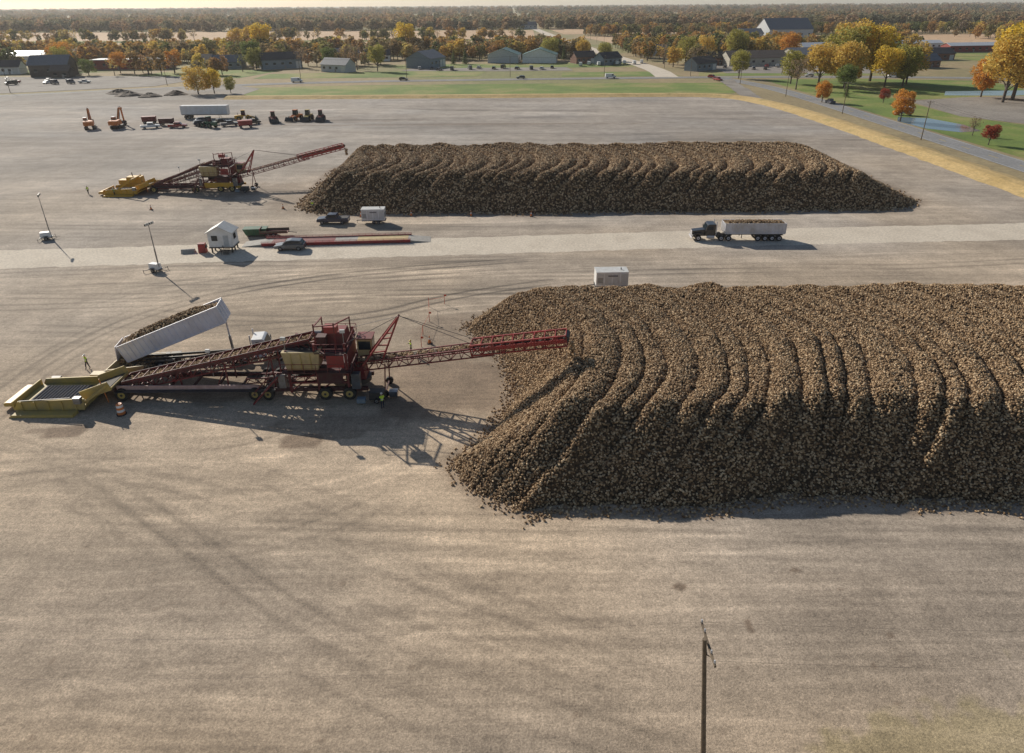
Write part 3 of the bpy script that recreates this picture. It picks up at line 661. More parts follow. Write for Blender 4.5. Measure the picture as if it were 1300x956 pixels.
def dump_semi(x, y, rz, LB, tilt, paint, body, z=0):
    b = B(); R = Matrix.Rotation(-rad(tilt), 3, 'Y'); piv = Vector((.3, 0, 1.35)); T = lambda v: R @ (Vector(v)-piv) + piv
    Wd = 1.28; H0, H1 = 1.42, (3.15 if tilt < 2 else 3.5)
    def bx(part, c, s, m): b.box(part, T(c), s, m, R)
    bx('trailer_body', (LB/2, 0, H0), (LB, 2*Wd, .12), body)
    for s in (-1, 1):
        bx('trailer_body', (LB/2, s*Wd, (H0+H1)/2), (LB, .06, H1-H0+.1), body)
        bx('trailer_body', (LB/2, s*(Wd+.03), H1), (LB+.1, .14, .14), body)
        bx('trailer_body', (LB/2, s*(Wd+.03), H0), (LB, .12, .18), body)
        n = int(LB/.6)
        for i in range(n+1): bx('side_posts', (LB*i/n, s*(Wd+.06), (H0+H1)/2), (.09, .08, H1-H0-.1), body)
    bx('trailer_body', (LB, 0, (H0+H1)/2), (.08, 2*Wd, H1-H0), body); 
    for q in (-.8, 0, .8): bx('side_posts', (LB+.07, q, (H0+H1)/2), (.08, .1, H1-H0), body)
    if tilt < 2: bx('tailgate', (0, 0, (H0+H1)/2), (.08, 2*Wd, H1-H0), body)
    else:
        Rg = Matrix.Rotation(rad(5), 3, 'Y'); hp = T((0, 0, H1)); b.box('tailgate', hp+Vector((-.3, 0, -.85)), (.08, 2*Wd, 1.8), body, Rg)
    full = .93
    def lh(u, v): return H0 + (H1-H0)*full + (.35 if tilt < 2 else .6)*(1-v*v)*(1-abs(2*u-1)**4) - (0 if tilt < 2 else 1.4*max(0, u-.78)+.25*max(0, .3-u))
    nx, ny = int(LB/.3), 9; vs = []; rr = random.Random(3)
    for i in range(nx+1):
        for j in range(ny+1):
            u = i/nx; v = j/ny*2-1
            vs.append(T((.06+u*(LB-.12), v*(Wd-.05), lh(u, v)+rr.uniform(-.08, .04))))
    fs = [(i*(ny+1)+j, (i+1)*(ny+1)+j, (i+1)*(ny+1)+j+1, i*(ny+1)+j+1) for i in range(nx) for j in range(ny)]
    b.add('load_core', vs, fs, BEETBASE)
    for s in (-1, 1): b.beam('trailer_chassis', (0, s*.45, 1.1), (LB-.4, s*.45, 1.1), .16, .28, DSTEEL)
    for q in (.9, 2.15, 3.4, 4.65):
        b.beam('trailer_chassis', (q, -1, .52), (q, 1, .52), .12, .12, DSTEEL)
        for s in (-1, 1): b.wheel('wheels', q, s*1.0, .52, .5, ALU); b.box('mudguards', (q, s*1.0, 1.08), (1.15, .5, .03), DSTEEL)
    for s in (-1, 1): b.beam('landing_gear', (LB-3.2, s*.7, 1.1), (LB-3.2, s*.7, .35), .12, .12, DSTEEL)
    if tilt > 2:
        top = T((LB-.35, 0, H0)); b.cyl('hoist_ram', (LB-.9, 0, 1.1), Vector((LB-.9, 0, 1.1)).lerp(top, .5), .16, STEEL, 10); b.cyl('hoist_ram', Vector((LB-.9, 0, 1.1)).lerp(top, .5), top, .1, ALU, 10)
    x0 = LB-.9
    for s in (-1, 1): b.beam('tractor_chassis', (x0-.6, s*.42, .85), (x0+6.3, s*.42, .85), .1, .24, DSTEEL)
    b.cyl('fifth_wheel', (x0+.6, 0, .98), (x0+.6, 0, 1.1), .5, DSTEEL, 14)
    for q in (x0+.1, x0+1.4):
        for s in (-1, 1): b.wheel('wheels', q, s*.95, .52, .55, ALU)
    for s in (-1, 1): b.wheel('wheels', x0+5.4, s*1.0, .52, .32, ALU)
    b.prism('cab', [(x0+2.5, .95), (x0+4.3, .95), (x0+4.3, 1.95), (x0+3.95, 2.85), (x0+3.7, 3.0), (x0+2.5, 3.0)], -1.12, 1.12, paint)
    b.prism('hood', [(x0+4.3, .95), (x0+4.85, 1.1), (x0+5.95, 1.1), (x0+6.4, .7), (x0+6.5, .75), (x0+6.4, 1.75), (x0+4.3, 2.0)], -.72, .72, paint)
    for s in (-1, 1):
        b.prism('fenders', [(x0+4.7, .95), (x0+4.9, 1.25), (x0+5.9, 1.25), (x0+6.45, .7), (x0+6.45, 1.1), (x0+5.9, 1.42), (x0+4.9, 1.42), (x0+4.55, 1.05)], s*.73, s*1.15, paint)
        b.prism('cab_windows', [(x0+2.95, 2.0), (x0+4.05, 2.0), (x0+3.8, 2.65), (x0+2.95, 2.65)], s*1.1, s*1.13, GLS)
        b.cyl('fuel_tanks', (x0+2.6, s*.95, .75), (x0+3.9, s*.95, .75), .3, ALU, 14)
        b.cyl('exhaust_stacks', (x0+2.35, s*.95, 1.0), (x0+2.35, s*.95, 3.5), .08, ALU, 10)
        b.box('mirrors', (x0+4.2, s*1.35, 2.2), (.1, .18, .5), DSTEEL); b.box('headlights', (x0+6.47, s*.85, 1.0), (.08, .3, .2), LAMP)
    b.quad('windscreen', [(x0+4.305, -1.0, 2.0), (x0+4.305, 1.0, 2.0), (x0+3.97, .95, 2.83), (x0+3.97, -.95, 2.83)], GLS)
    b.box('grille', (x0+6.48, 0, 1.25), (.08, .9, .85), ALU); b.box('front_bumper', (x0+6.55, 0, .58), (.12, 2.2, .32), ALU)
    e = b.done('dump_truck', (x, y, z), rz, bevel=.02)
    n = int(LB*2.5*30); u = rng.random(n); v = rng.uniform(-1, 1, n)
    P = [tuple(T((.1+a*(LB-.2), c*(Wd-.12), lh(a, c)+random.uniform(-.02, .1)))) for a, c in zip(u, v)]
    if tilt > 2:
        for i in range(500):
            q = random.random(); P.append((-.3-.9*q+random.uniform(-.25, .25), random.uniform(-1.1, 1.1), 1.6-1.3*q*q+random.uniform(-.1, .1)))
    n = len(P); S = .24*rng.uniform(.7, 1.2, n)
    scatter('beet_load', P, rng.uniform(0, 6.28, (n, 3)), np.stack([S, S, S*1.1], 1), beets, parent=e)
    return e
dump_semi(48.3, 117.4, math.pi-.02, 10.6, 0, BLACK, ALU, z=.01)
dump_semi(-44.4, 70.8, rad(8), 12.3, 20, WHITE, SILV, z=.01)
car('parked_car', -38.3, 113.6, math.pi+.05, GREY, 'suv', .012)
car('pickup_truck', -34.5, 129.3, math.pi, NAVY, 'pickup')
car('pickup_truck', -116, 247, .2, CRED, 'pickup')

def generator(x, y, rz, L, W, H, name='trailer_generator'):
    b = B(); z0 = .75
    b.box('enclosure', (0, 0, z0+H/2), (L, W, H), WHITE); b.box('roof_cap', (0, 0, z0+H+.03), (L+.08, W+.08, .07), WHITE2)
    for i in range(4):
        for s in (-1, 1): b.box('door_panels', (-L/2+L*(i+.5)/4, s*W/2, z0+H*.5), (L/4*.86, .03, H*.8), WHITE2)
    for i in range(7):
        b.box('louvres', (-L/2+L*.13, -W/2-.02, z0+H*.25+i*.12), (L*.17, .04, .05), DSTEEL); b.box('louvres', (L/2+.02, 0, z0+H*.25+i*.14), (.04, W*.7, .06), DSTEEL)
    b.cyl('exhaust', (L*.3, 0, z0+H), (L*.3, 0, z0+H+.35), .08, DSTEEL, 8)
    b.box('label', (.1, -W/2-.022, z0+H*.75), (L*.3, .02, .2), GREY)
    b.beam('chassis', (-L/2-.1, 0, .62), (L/2+.1, 0, .62), W*.7, .2, DSTEEL)
    b.beam('tow_bar', (-L/2, 0, .6), (-L/2-1.2, 0, .5), .12, .12, DSTEEL); b.beam('tow_bar', (-L/2-1.1, 0, .5), (-L/2-1.1, 0, 0), .07, .07, DSTEEL)
    for q in (.1, .95):
        for s in (-1, 1): b.wheel('wheels', q, s*(W/2-.05), .36, .22)
    return b.done(name, (x, y, 0), rz, bevel=.015)
generator(14.7, 94.6, .02, 4.7, 2.3, 2.1)
generator(-26.6, 129.4, .02, 4.4, 2.1, 2.1)

def light_tower(x, y, rz, h):
    b = B(); b.box('generator_body', (0, 0, .95), (1.7, 1.0, .9), WHITE, top=(.92, .9)); b.box('frame', (0, 0, .45), (2.0, 1.1, .1), DSTEEL)
    for s in (-1, 1): b.wheel('wheels', 0, s*.68, .33, .2); b.box('fenders', (0, s*.68, .72), (.85, .25, .04), DSTEEL)
    b.beam('tow_bar', (1, 0, .45), (2.2, 0, .4), .1, .1, DSTEEL)
    for a, c in ((1, 1), (1, -1), (-1, 1), (-1, -1)): b.beam('outriggers', (a*.7, c*.4, .42), (a*1.2, c*1.3, .42), .08, .08, DSTEEL); b.beam('outriggers', (a*1.2, c*1.3, .6), (a*1.2, c*1.3, .02), .07, .07, DSTEEL)
    b.beam('mast', (.75, 0, .5), (.75, 0, h*.5), .16, .16, STEEL); b.beam('mast', (.75, 0, h*.45), (.75, 0, h*.78), .12, .12, STEEL); b.beam('mast', (.75, 0, h*.75), (.75, 0, h), .08, .08, STEEL)
    b.beam('lamp_bar', (.75, -.8, h), (.75, .8, h), .07, .07, STEEL)
    for q in (-.7, -.25, .25, .7):
        b.box('lamps', (.88, q, h+.22), (.22, .36, .34), DSTEEL); b.box('lamp_glass', (1.0, q, h+.22), (.03, .3, .28), LAMP)
    return b.done('light_tower', (x, y, 0), rz, bevel=.01)
light_tower(-84.7, 120.2, .4, 7.9); light_tower(-56.8, 103, -.3, 7.7)

# scale house + truck scale
b = B()
for a in (-1.7, 1.7):
    for c in (-1.3, 0, 1.3): b.beam('stilts', (a, c, 0), (a, c, .9), .2, .2, DSTEEL)
b.box('floor', (0, 0, .98), (4.2, 3.2, .18), DSTEEL); b.box('walls', (0, 0, 2.3), (4.0, 3.0, 2.5), WHITE)
b.add('walls', [(-2, -1.5, 3.55), (2, -1.5, 3.55), (0, -1.5, 4.6), (-2, 1.5, 3.55), (2, 1.5, 3.55), (0, 1.5, 4.6)], [(0, 1, 2), (3, 5, 4)], WHITE)
for s in (-1, 1): b.add('roof', [(s*2.3, -1.8, 3.4), (s*2.3, 1.8, 3.4), (0, 1.8, 4.62), (0, -1.8, 4.62), (s*2.3, -1.8, 3.54), (s*2.3, 1.8, 3.54), (0, 1.8, 4.76), (0, -1.8, 4.76)], [(0, 1, 2, 3), (4, 5, 6, 7), (0, 1, 5, 4), (0, 3, 7, 4), (1, 2, 6, 5)], WHITE2)
b.box('window', (-.9, -1.51, 2.6), (1.0, .05, .9), GLS); b.box('window', (2.01, 0, 2.6), (.05, 1.1, .9), GLS); b.box('door', (1.0, -1.51, 2.1), (.85, .05, 1.95), SIDE3); b.box('air_conditioner', (-2.2, .4, 2.2), (.5, .7, .5), STEEL)
for i in range(4): b.box('steps', (1.0, -1.75-.28*i, .8-.2*i), (1.0, .28, .06), DSTEEL)
b.rail('railing', [(.4, -1.7, .5), (.4, -2.9, 0.1)], DSTEEL, .9)
b.done('scale_house', (-49.6, 113.4, 0), .03)
b = B()
b.box('deck', (0, 0, .35), (26, 3.2, .12), CONC)
for s in (-1, 1): b.beam('side_beam', (-13, s*1.65, .32), (13, s*1.65, .32), .12, .5, RED2); b.rail('guide_rail', [(-13, s*1.72, .5), (13, s*1.72, .5)], RED2, .35)
for s in (-1, 1):
    b.prism('ramp', [(s*13, .02), (s*13, .4), (s*16.5, .02)], -1.6, 1.6, CONC)
b.box('deck_plate', (8, 0, .42), (9, 3.0, .02), TAN); b.box('deck_plate', (-6, 0, .42), (11, 2.6, .02), RED)
b.done('truck_scale', (-31, 117.6, .02), .065)
b = B(); b.box('box', (0, 0, .8), (1.3, 1.1, 1.5), RED2, top=(.85, .85)); b.box('lid', (0, 0, 1.6), (1.2, 1.0, .1), RED); b.box('legs', (0, 0, .04), (1.1, .9, .08), DSTEEL)
b.box('hopper_mouth', (.7, 0, 1.1), (.2, .6, .5), DSTEEL); b.done('red_storage_bin', (-53.0, 112.3, 0), .1, bevel=.03)
b = B(); b.prism('tub', [(-1.6, .3), (1.6, .3), (2.1, 1.4), (-2.1, 1.4)], -.95, .95, GREEN); b.prism('skids', [(-1.5, 0.01), (1.5, 0.01), (1.5, .3), (-1.5, .3)], -.8, .8, DSTEEL)
for q in (-1.2, -.4, .4, 1.2): b.box('ribs', (q, -.98, .85), (.08, .08, 1.0), GREEN)
b.box('rim', (0, 0, 1.42), (4.3, 2.0, .08), GREEN); b.done('green_dumpster', (-47.0, 121.8, 0), .1)
b = B(); b.box('bed', (0, 0, .75), (5, 2, .15), RED); b.box('headboard', (-2.4, 0, 1.2), (.1, 2, .8), RED)
for q in (-1, 0): 
    for s in (-1, 1): b.wheel('wheels', q, s*.9, .4, .25)
b.beam('tow_bar', (2.5, 0, .7), (4, 0, .5), .1, .1, DSTEEL)
for s in (-1, 1): b.box('side_boards', (0, s*1., 1.0), (5, .05, .4), WOOD)
b.done('flatbed_trailer', (-43.5, 121.5, 0), .1)
b = B(); b.box('body', (0, 0, .35), (2.2, 1.0, .6), CONC, top=(1, .35)); b.box('foot', (0, 0, .05), (2.3, 1.1, .1), CONC)
b.done('concrete_barrier', (-55.5, 112.2, 0), .2)

# ------------------------------------------------------------------ beet pilers
def piler(name, loc, rz, tip, yellow_base=False, seed=1, t0=0.):
    b = B(); r = random.Random(seed)
    sh = lambda x: x + t0*min(1, max(0, (-5-x)/19.))
    for s in (-1.7, 1.7): b.beam('chassis', (-26, s, 1.0), (-5, s, 1.0), .28, .45, DRED if not yellow_base else RED); b.beam('chassis', (-5, s, 1.0), (3.5, s, 1.0), .28, .45, DRED if not yellow_base else YEL2)
    for q in range(-26, 4, 3): b.beam('chassis', (q, -1.7, 1.0), (q, 1.7, 1.0), .18, .25, DRED)
    b.box('side_beam', (-17, -2.0, 1.45), (17, .12, .5), PINK if not yellow_base else DRED)
    b.box('walkway', (-16, -2.35, 1.2), (19, .6, .06), DSTEEL)
    for q in (-25, -9, -7.4, -1, 1.6):
        for s in (-1, 1): b.wheel('wheels', q, s*2.15, .72, .5, YEL)
    A, C = Vector((-25, -.6, 1.3)), Vector((-2.2, -.3, 6.1))
    b.truss('main_conveyor', A, C, 2.0, 1.15, RED, 1.25, .13); b.beam('main_belt', A+Vector((0, 0, .25)), C+Vector((0, 0, .25)), 1.6, .08, BELT)
    b.beam('belt_side', A+Vector((0, -1.0, .45)), C+Vector((0, -1.0, .45)), .07, .5, DRED); b.beam('belt_side', A+Vector((0, 1.0, .45)), C+Vector((0, 1.0, .45)), .07, .5, DRED)
    for t_ in (.3, .55, .8):
        q = A.lerp(C, t_); b.beam('conveyor_legs', (q.x, -1.3, 1.0), (q.x, -1.3, q.z), .14, .14, RED); b.beam('conveyor_legs', (q.x, .9, 1.0), (q.x, .9, q.z), .14, .14, RED); b.beam('conveyor_legs', (q.x-1.5, -1.3, 1.0), (q.x, -1.3, q.z-.4), .1, .1, RED)
    A2, C2 = Vector((-21.5, 3.2, 1.3)), Vector((-1.5, 2.6, 4.6))
    b.truss('feed_conveyor', A2, C2, 1.5, .9, DRED, 1.3, .11); b.beam('feed_belt', A2+Vector((0, 0, .2)), C2+Vector((0, 0, .2)), 1.2, .07, BELT)
    b.truss('dirt_conveyor', (-10, -1.2, 2.0), (1.5, -1.5, 2.6), 1.0, .6, RED, 1.2, .09)
    b.beam('dirt_belt', (-10, -1.2, 2.15), (1.5, -1.5, 2.75), .8, .06, BELT)
    xs = (-4.6, -1.6, 1.6); m = RED
    for x in xs:
        for y in (-2.1, 2.1): b.beam('tower_frame', (x, y, .8), (x, y, 6.6 if x > -3 else 5.8), .24, .24, m)
    for z in (2.0, 3.4, 5.6):
        for y in (-2.1, 2.1): b.beam('tower_frame', (xs[0], y, z), (xs[2], y, z), .18, .2, m)
        for x in xs: b.beam('tower_frame', (x, -2.1, z), (x, 2.1, z), .18, .2, m)
    for y in (-2.1, 2.1):
        for a, c in ((0, 1), (1, 2)):
            b.beam('tower_bracing', (xs[a], y, 1.0), (xs[c], y, 3.3), .12, .12, m); b.beam('tower_bracing', (xs[a], y, 5.5), (xs[c], y, 3.5), .12, .12, m)
    b.box('deck_plates', (-1.5, 0, 3.45), (7.4, 5.6, .07), DRED); b.box('deck_plates', (.2, 0, 5.65), (3.4, 5.2, .07), DRED)
    b.rail('handrails', [(-5.2, -2.8, 3.48), (2.2, -2.8, 3.48), (2.2, 2.8, 3.48), (-5.2, 2.8, 3.48)], m); b.rail('handrails', [(-1.5, -2.6, 5.68), (1.9, -2.6, 5.68), (1.9, 2.6, 5.68), (-1.5, 2.6, 5.68)], m)
    b.box('screen_housing', (-3.0, -1.4, 4.7), (3.3, 1.9, 2.1), TAN, top=(1.2, 1.15)); b.box('screen_housing', (-3.0, -1.2, 3.6), (2.4, 1.4, .6), TAN); b.box('screen_load', (-3.0, -1.4, 5.76), (3.4, 1.8, .03), BELT)
    for q in (-4.0, -3.0, -2.0): b.box('housing_ribs', (q, -2.46, 4.7), (.1, .12, 1.9), YEL)
    b.box('drive_housing', (.4, .5, 6.4), (2.2, 2.2, 1.4), RED, top=(.8, .8)); b.box('drive_housing', (-1.0, -.8, 6.4), (1.0, 1.0, 1.1), DRED)
    b.box('side_panels', (.5, -2.25, 4.55), (1.8, .08, 1.4), RED2); b.box('side_panels', (-.2, -2.25, 2.6), (2.6, .08, 1.3), DRED); b.box('side_panels', (1.75, 0, 4.5), (.08, 3.6, 1.8), RED)
    b.cyl('motor', (-.6, 1.4, 6.4), (.9, 1.4, 6.4), .4, DSTEEL, 12); b.cyl('motor', (-2.6, 1.3, 6.2), (-1.6, 1.3, 6.2), .3, STEEL, 12)
    for x, y, h in ((-1.5, -1.6, 8.6), (.6, -1.6, 8.7), (1.6, 1.2, 8.2), (-1.5, 1.6, 8.0)): b.beam('top_posts', (x, y, 5.6), (x, y, h), .12, .12, m)
    b.beam('top_posts', (-1.5, -1.6, 8.3), (.6, -1.6, 8.5), .12, .12, m); b.beam('top_posts', (.6, -1.6, 8.5), (1.6, 1.2, 8.1), .12, .12, m); b.beam('top_posts', (-1.5, -1.6, 8.3), (-1.5, 1.6, 7.9), .12, .12, m)
    b.box('top_box', (.2, -1.2, 7.9), (1.3, .9, .7), RED2)
    b.cyl('drum_screen', (-4.4, .9, 2.7), (1.2, .9, 2.5), .7, DSTEEL, 14)
    b.box('electric_cabinet', (2.4, -2.0, 2.2), (.9, .7, 1.8), GREY); b.box('electric_cabinet', (-5.4, -2.2, 2.3), (.8, .6, 1.5), STEEL)
    b.box('operator_cab', (3.0, 1.6, 4.6), (1.6, 1.6, 2.1), TAN); b.box('cab_window', (3.0, .79, 4.9), (1.3, .04, 1.0), GLS); b.box('cab_window', (3.81, 1.6, 4.9), (.04, 1.3, 1.0), GLS); b.box('cab_roof', (3.0, 1.6, 5.72), (1.8, 1.8, .12), RED)
    for i in range(12): b.box('stairs', (-5.6-.28*i, -3.0, 3.3-.27*i), (.28, .8, .05), DSTEEL)
    for y in (-3.4, -2.6): b.beam('stair_stringer', (-5.4, y, 3.4), (-8.9, y, .1), .06, .2, RED); b.beam('stair_rail', (-5.4, y, 4.4), (-8.9, y, 1.1), .05, .05, RED)
    b.cyl('turntable', (2.2, 0, 1.2), (2.2, 0, 1.7), 1.4, DSTEEL, 20); b.box('turret', (2.2, 0, 2.4), (2.0, 2.0, 1.4), RED, top=(.8, .8))
    P0 = Vector((2.4, 0, 3.1)); P1 = Vector(tip); d = (P1-P0)
    b.truss('boom_inner', P0, P0+d*.66, 1.5, 1.0, RED, 1.2, .12)
    u = d.normalized(); up = Vector((0, 0, .35)); b.truss('boom_outer', P0+d*.56+up, P1+up*.5, 1.7, 1.15, RED2, 1.1, .14)
    b.beam('boom_belt', P0+Vector((0, 0, .3)), P0+d*.6+Vector((0, 0, .3)), 1.1, .07, BELT); b.beam('boom_belt', P0+d*.56+up+Vector((0, 0, .2)), P1+up*.5+Vector((0, 0, .2)), 1.2, .07, BELT)
    sd = u.cross(Vector((0, 0, 1))).normalized()
    for s in (-1, 1): b.beam('boom_side_plate', P0+d*.6+up+sd*s*.86, P1+up*.5+sd*s*.86, .05, .4, RED2)
    b.cyl('head_pulley', P1+sd*.8+up, P1-sd*.8+up, .32, DSTEEL, 12)
    b.cyl('tail_pulley', P0+sd*.7, P0-sd*.7, .3, DSTEEL, 12)
    q = P0+d*.14; b.beam('boom_strut', q+sd*.7, (q.x-.2, q.y-1.5, .5), .12, .12, RED); b.beam('boom_strut', q-sd*.7, (q.x-.2, q.y+1.5, .5), .12, .12, RED); b.beam('boom_strut', (q.x-.2, q.y-1.5, .5), (q.x-.2, q.y+1.5, .5), .16, .16, DRED)
    for s in (-1, 1): b.wheel('wheels', q.x-.2, q.y+s*1.5, .42, .3, DSTEEL)
    M = Vector((7.2, -.3, 8.9))
    for s in (-1, 1):
        b.beam('mast', (3.0, s*1.0, 3.4), M+Vector((0, s*.25, 0)), .18, .18, RED2); b.beam('mast', (5.0, s*.8, 3.6), M+Vector((0, s*.25, 0)), .16, .16, RED2)
        b.beam('mast', (4.4, s*.85, 4.9), (5.7, s*.7, 5.0), .12, .12, RED2); b.beam('mast', (5.4, s*.65, 6.4), (6.1, s*.6, 6.5), .12, .12, RED2)
        b.cyl('stay_cable', M, P0+d*.62+sd*s*.7+up, .03, DSTEEL, 5); b.cyl('stay_cable', M, (1.6, s*2.1, 6.5), .03, DSTEEL, 5)
    for t_ in (.25, .5, .75): q = Vector((3.0, 0, 3.4)).lerp(M, t_); w = 1.0-.75*t_; b.beam('mast', q+Vector((0, w, 0)), q-Vector((0, w, 0)), .1, .1, RED2)
    b.box('power_pack', (4.6, -2.6, .8), (1.6, 1.0, .9), DSTEEL); b.box('power_pack', (6.2, -1.8, .5), (.9, .8, .6), GREY); b.box('power_pack', (3.0, -3.2, .45), (.9, .6, .5), SIDE2)
    for s in (-1, 1): b.wheel('wheels', 4.6, -2.6+s*.55, .3, .2)
    Y1 = YEL if not yellow_base else YEL2
    b.box('hopper_deck', (-31.4, -2, .55), (7.2, 5.0, .3), Y1); b.box('roller_bed', (-31.6, -2.0, .76), (5.0, 3.5, .08), ROLL)
    for i in range(13): b.cyl('rollers', (-33.8+i*.36, -3.6, .84), (-33.8+i*.36, -.4, .84), .11, ROLL, 7)
    for s in (-1, 1):
        b.prism('hopper_wall', [(-35.2, .3), (-27.8, .3), (-27.6, 1.6), (-34.6, 1.3)], -2+s*2.45-.08, -2+s*2.45+.08, Y1)
        b.prism('ramp', [(-35.2, .02), (-28.5, .02), (-28.5, .32), (-34.8, .32)], -2+s*2.6, -2+s*3.6, Y1)
        for q in (-34.2, -32.8, -31.4, -30, -28.6): b.box('wall_ribs', (q, -2+s*2.6, .85), (.12, .14, 1.0), Y1)
    b.box('hopper_wall', (-35.2, -2, .8), (.14, 4.9, .9), Y1); b.box('nose_frame', (-36.0, -2, .5), (1.4, 3.6, .4), Y1); b.box('nose_frame', (-36.0, -2, .75), (.8, 3.8, .16), YEL2)
    b.beam('hose', (-34.5, -4.4, 1.3), (-29, -4.5, 1.7), .08, .08, DSTEEL); b.box('control_box', (-28.2, -4.6, 1.5), (.7, .5, .7), STEEL)
    Rs = Matrix.Rotation(rad(-20), 3, 'Y')
    b.box('transfer_pan', (-26.9, -1.6, 1.5), (3.4, 3.6, .15), Y1, Rs); b.box('transfer_pan', (-26.9, -3.4, 1.9), (3.4, .12, 1.0), Y1, Rs); b.box('transfer_pan', (-26.9, .2, 1.9), (3.4, .12, 1.0), Y1, Rs)
    b.box('pan_liner', (-26.9, -1.6, 1.62), (3.0, 3.2, .06), BELT, Rs)
    b.box('hydraulic_pack', (-29.2, 1.2, 1.0), (1.4, .9, 1.1), TAN); b.box('hydraulic_pack', (-34, 1.0, .7), (1.0, .8, .8), DSTEEL)
    b.beam('lift_arm', (-28.6, -4.5, .5), (-25.5, -3.4, 2.6), .2, .25, Y1); b.beam('lift_arm', (-28.6, .7, .5), (-25.5, .4, 2.6), .2, .25, Y1)
    b.prism('truck_hopper', [(-28.4, .3), (-24.8, .3), (-24.2, 2.2), (-28.8, 1.6)], 1.6, 1.72, TAN); b.prism('truck_hopper', [(-28.4, .3), (-24.8, .3), (-24.2, 1.2), (-28.8, 1.0)], 6.6, 6.72, TAN)
    b.box('truck_hopper', (-28.5, 4.1, .9), (.12, 5, 1.4), TAN, Matrix.Rotation(rad(-12), 3, 'Y')); b.box('truck_hopper', (-26.5, 4.1, .4), (3.6, 4.9, .15), ROLL)
    if yellow_base:
        b.box('engine_house', (-30.5, 1.6, 1.9), (3.4, 2.0, 2.2), YEL2, top=(.95, .9)); b.box('engine_house', (-33.4, 2.2, 1.4), (1.8, 1.8, 1.6), YEL2); b.cyl('engine_exhaust', (-31, 1.6, 3), (-31, 1.6, 3.9), .1, DSTEEL, 8)
        b.beam('lift_frame', (-33, -4.4, .6), (-28.5, -4.4, 3.6), .25, .3, YEL2); b.beam('lift_frame', (-33, .4, .6), (-28.5, .4, 3.6), .25, .3, YEL2); b.beam('lift_frame', (-28.5, -4.4, 3.5), (-28.5, .4, 3.5), .2, .25, YEL2)
        b.box('yellow_skirt', (-1.2, -2.4, 1.7), (6.4, .1, .9), YEL2); b.box('yellow_skirt', (-1.2, 2.4, 1.7), (6.4, .1, .9), YEL2)
    for x, y, z in ((-4.6, -2.1, 6.3), (1.6, -2.1, 7.1), (-14, -1.4, 4.6)): b.beam('floodlight_post', (x, y, z-2.2), (x, y, z+.9), .07, .07, STEEL); b.box('floodlight', (x, y-.1, z+.95), (.5, .2, .35), WHITE2)
    b.beam('warning_post', (-26.0, -3.2, .4), (-26.3, -3.2, 3.2), .07, .07, ORANGE)
    b.remap(sh)
    e = b.done(name, loc, rz)
    P = []
    for (a, c, w, z, n) in ((A, C, .6, .38, 900), (P0, P0+d*.6, .4, .42, 400), (P0+d*.56+up, P1+up*.5, .45, .35, 350), (A2, C2, .4, .32, 300)):
        for i in range(n): q = Vector(a).lerp(Vector(c), r.random()); P.append((sh(q.x), q.y+r.uniform(-w, w), q.z+z+r.uniform(0, .1)))
    for i in range(500): P.append((sh(-26.5)+r.uniform(-1.6, 1.6), 4.1+r.uniform(-2.2, 2.2), .6+r.uniform(0, .5)))
    for i in range(60): P.append((P1.x+.3+r.uniform(0, .5), P1.y+r.uniform(-.4, .4), P1.z-.3-r.random()*1.6))
    n = len(P); S = .24*rng.uniform(.7, 1.2, n)
    scatter('belt_beets', P, rng.uniform(0, 6.28, (n, 3)), np.stack([S, S, S*1.1], 1), beets, parent=e)
    return e
piler('beet_piler', (-19, 65.4, 0), 0.0, (24.6, -2.8, 7.3), t0=2.2)
piler('beet_piler', (-65.0, 157, 0), 0.03, (25.3, 9.5, 7.6), True, 2, t0=9.0)

# ------------------------------------------------------------------ machines in the far yard
def excavator(x, y, rz, paint, pose=0):
    b = B()
    for s in (-1, 1):
        b.prism('tracks', [(-2.1, .25), (-1.8, .02), (1.8, .02), (2.1, .25), (2.1, .7), (1.8, .92), (-1.8, .92), (-2.1, .7)], s*1.0-.3, s*1.0+.3, DSTEEL)
        for q in (-1.5, -.5, .5, 1.5): b.cyl('rollers', (q, s*1.0-.32, .35), (q, s*1.0+.32, .35), .22, RUB, 10)
    b.cyl('slew_ring', (0, 0, .9), (0, 0, 1.1), .8, DSTEEL, 16); b.box('house', (-.9, 0, 1.75), (3.2, 2.6, 1.25), paint, top=(.95, .92)); b.box('counterweight', (-2.55, 0, 1.7), (.6, 2.5, 1.1), paint)
    b.box('cab', (.75, .85, 2.1), (1.5, .95, 1.9), paint, top=(.85, .9)); b.box('cab_glass', (.8, .85, 2.4), (1.55, .99, .8), GLS, top=(.9, .95)); b.box('cab_roof', (.72, .85, 3.08), (1.4, .95, .08), WHITE)
    E = Vector((3.6, -.1, 5.0)); F = Vector((5.9, -.1, 4.4)) if not pose else Vector((5.6, -.1, 4.9)); T = Vector((6.6, -.1, 1.6)) if not pose else Vector((5.4, -.1, 1.2))
    b.beam('boom', (.8, -.1, 1.9), E, .4, .6, paint); b.beam('boom', E, F, .38, .5, paint); b.beam('stick', F+Vector((-.6, 0, .3)), T, .3, .4, paint)
    b.cyl('boom_ram', (1.3, -.4, 1.6), (2.9, -.35, 4.0), .1, STEEL, 8); b.cyl('stick_ram', E+Vector((0, 0, .4)), F+Vector((-.4, 0, .5)), .1, STEEL, 8)
    b.prism('bucket', [(T.x-.2, T.z+.2), (T.x+.3, T.z-.1), (T.x+.1, T.z-1.0), (T.x-.9, T.z-1.1), (T.x-.7, T.z-.3)], -.7, .5, DSTEEL)
    b.cyl('exhaust', (-1.6, .6, 2.3), (-1.6, .6, 3.0), .07, DSTEEL, 8)
    return b.done('excavator', (x, y, 0), rz, 1.2, bevel=.03)
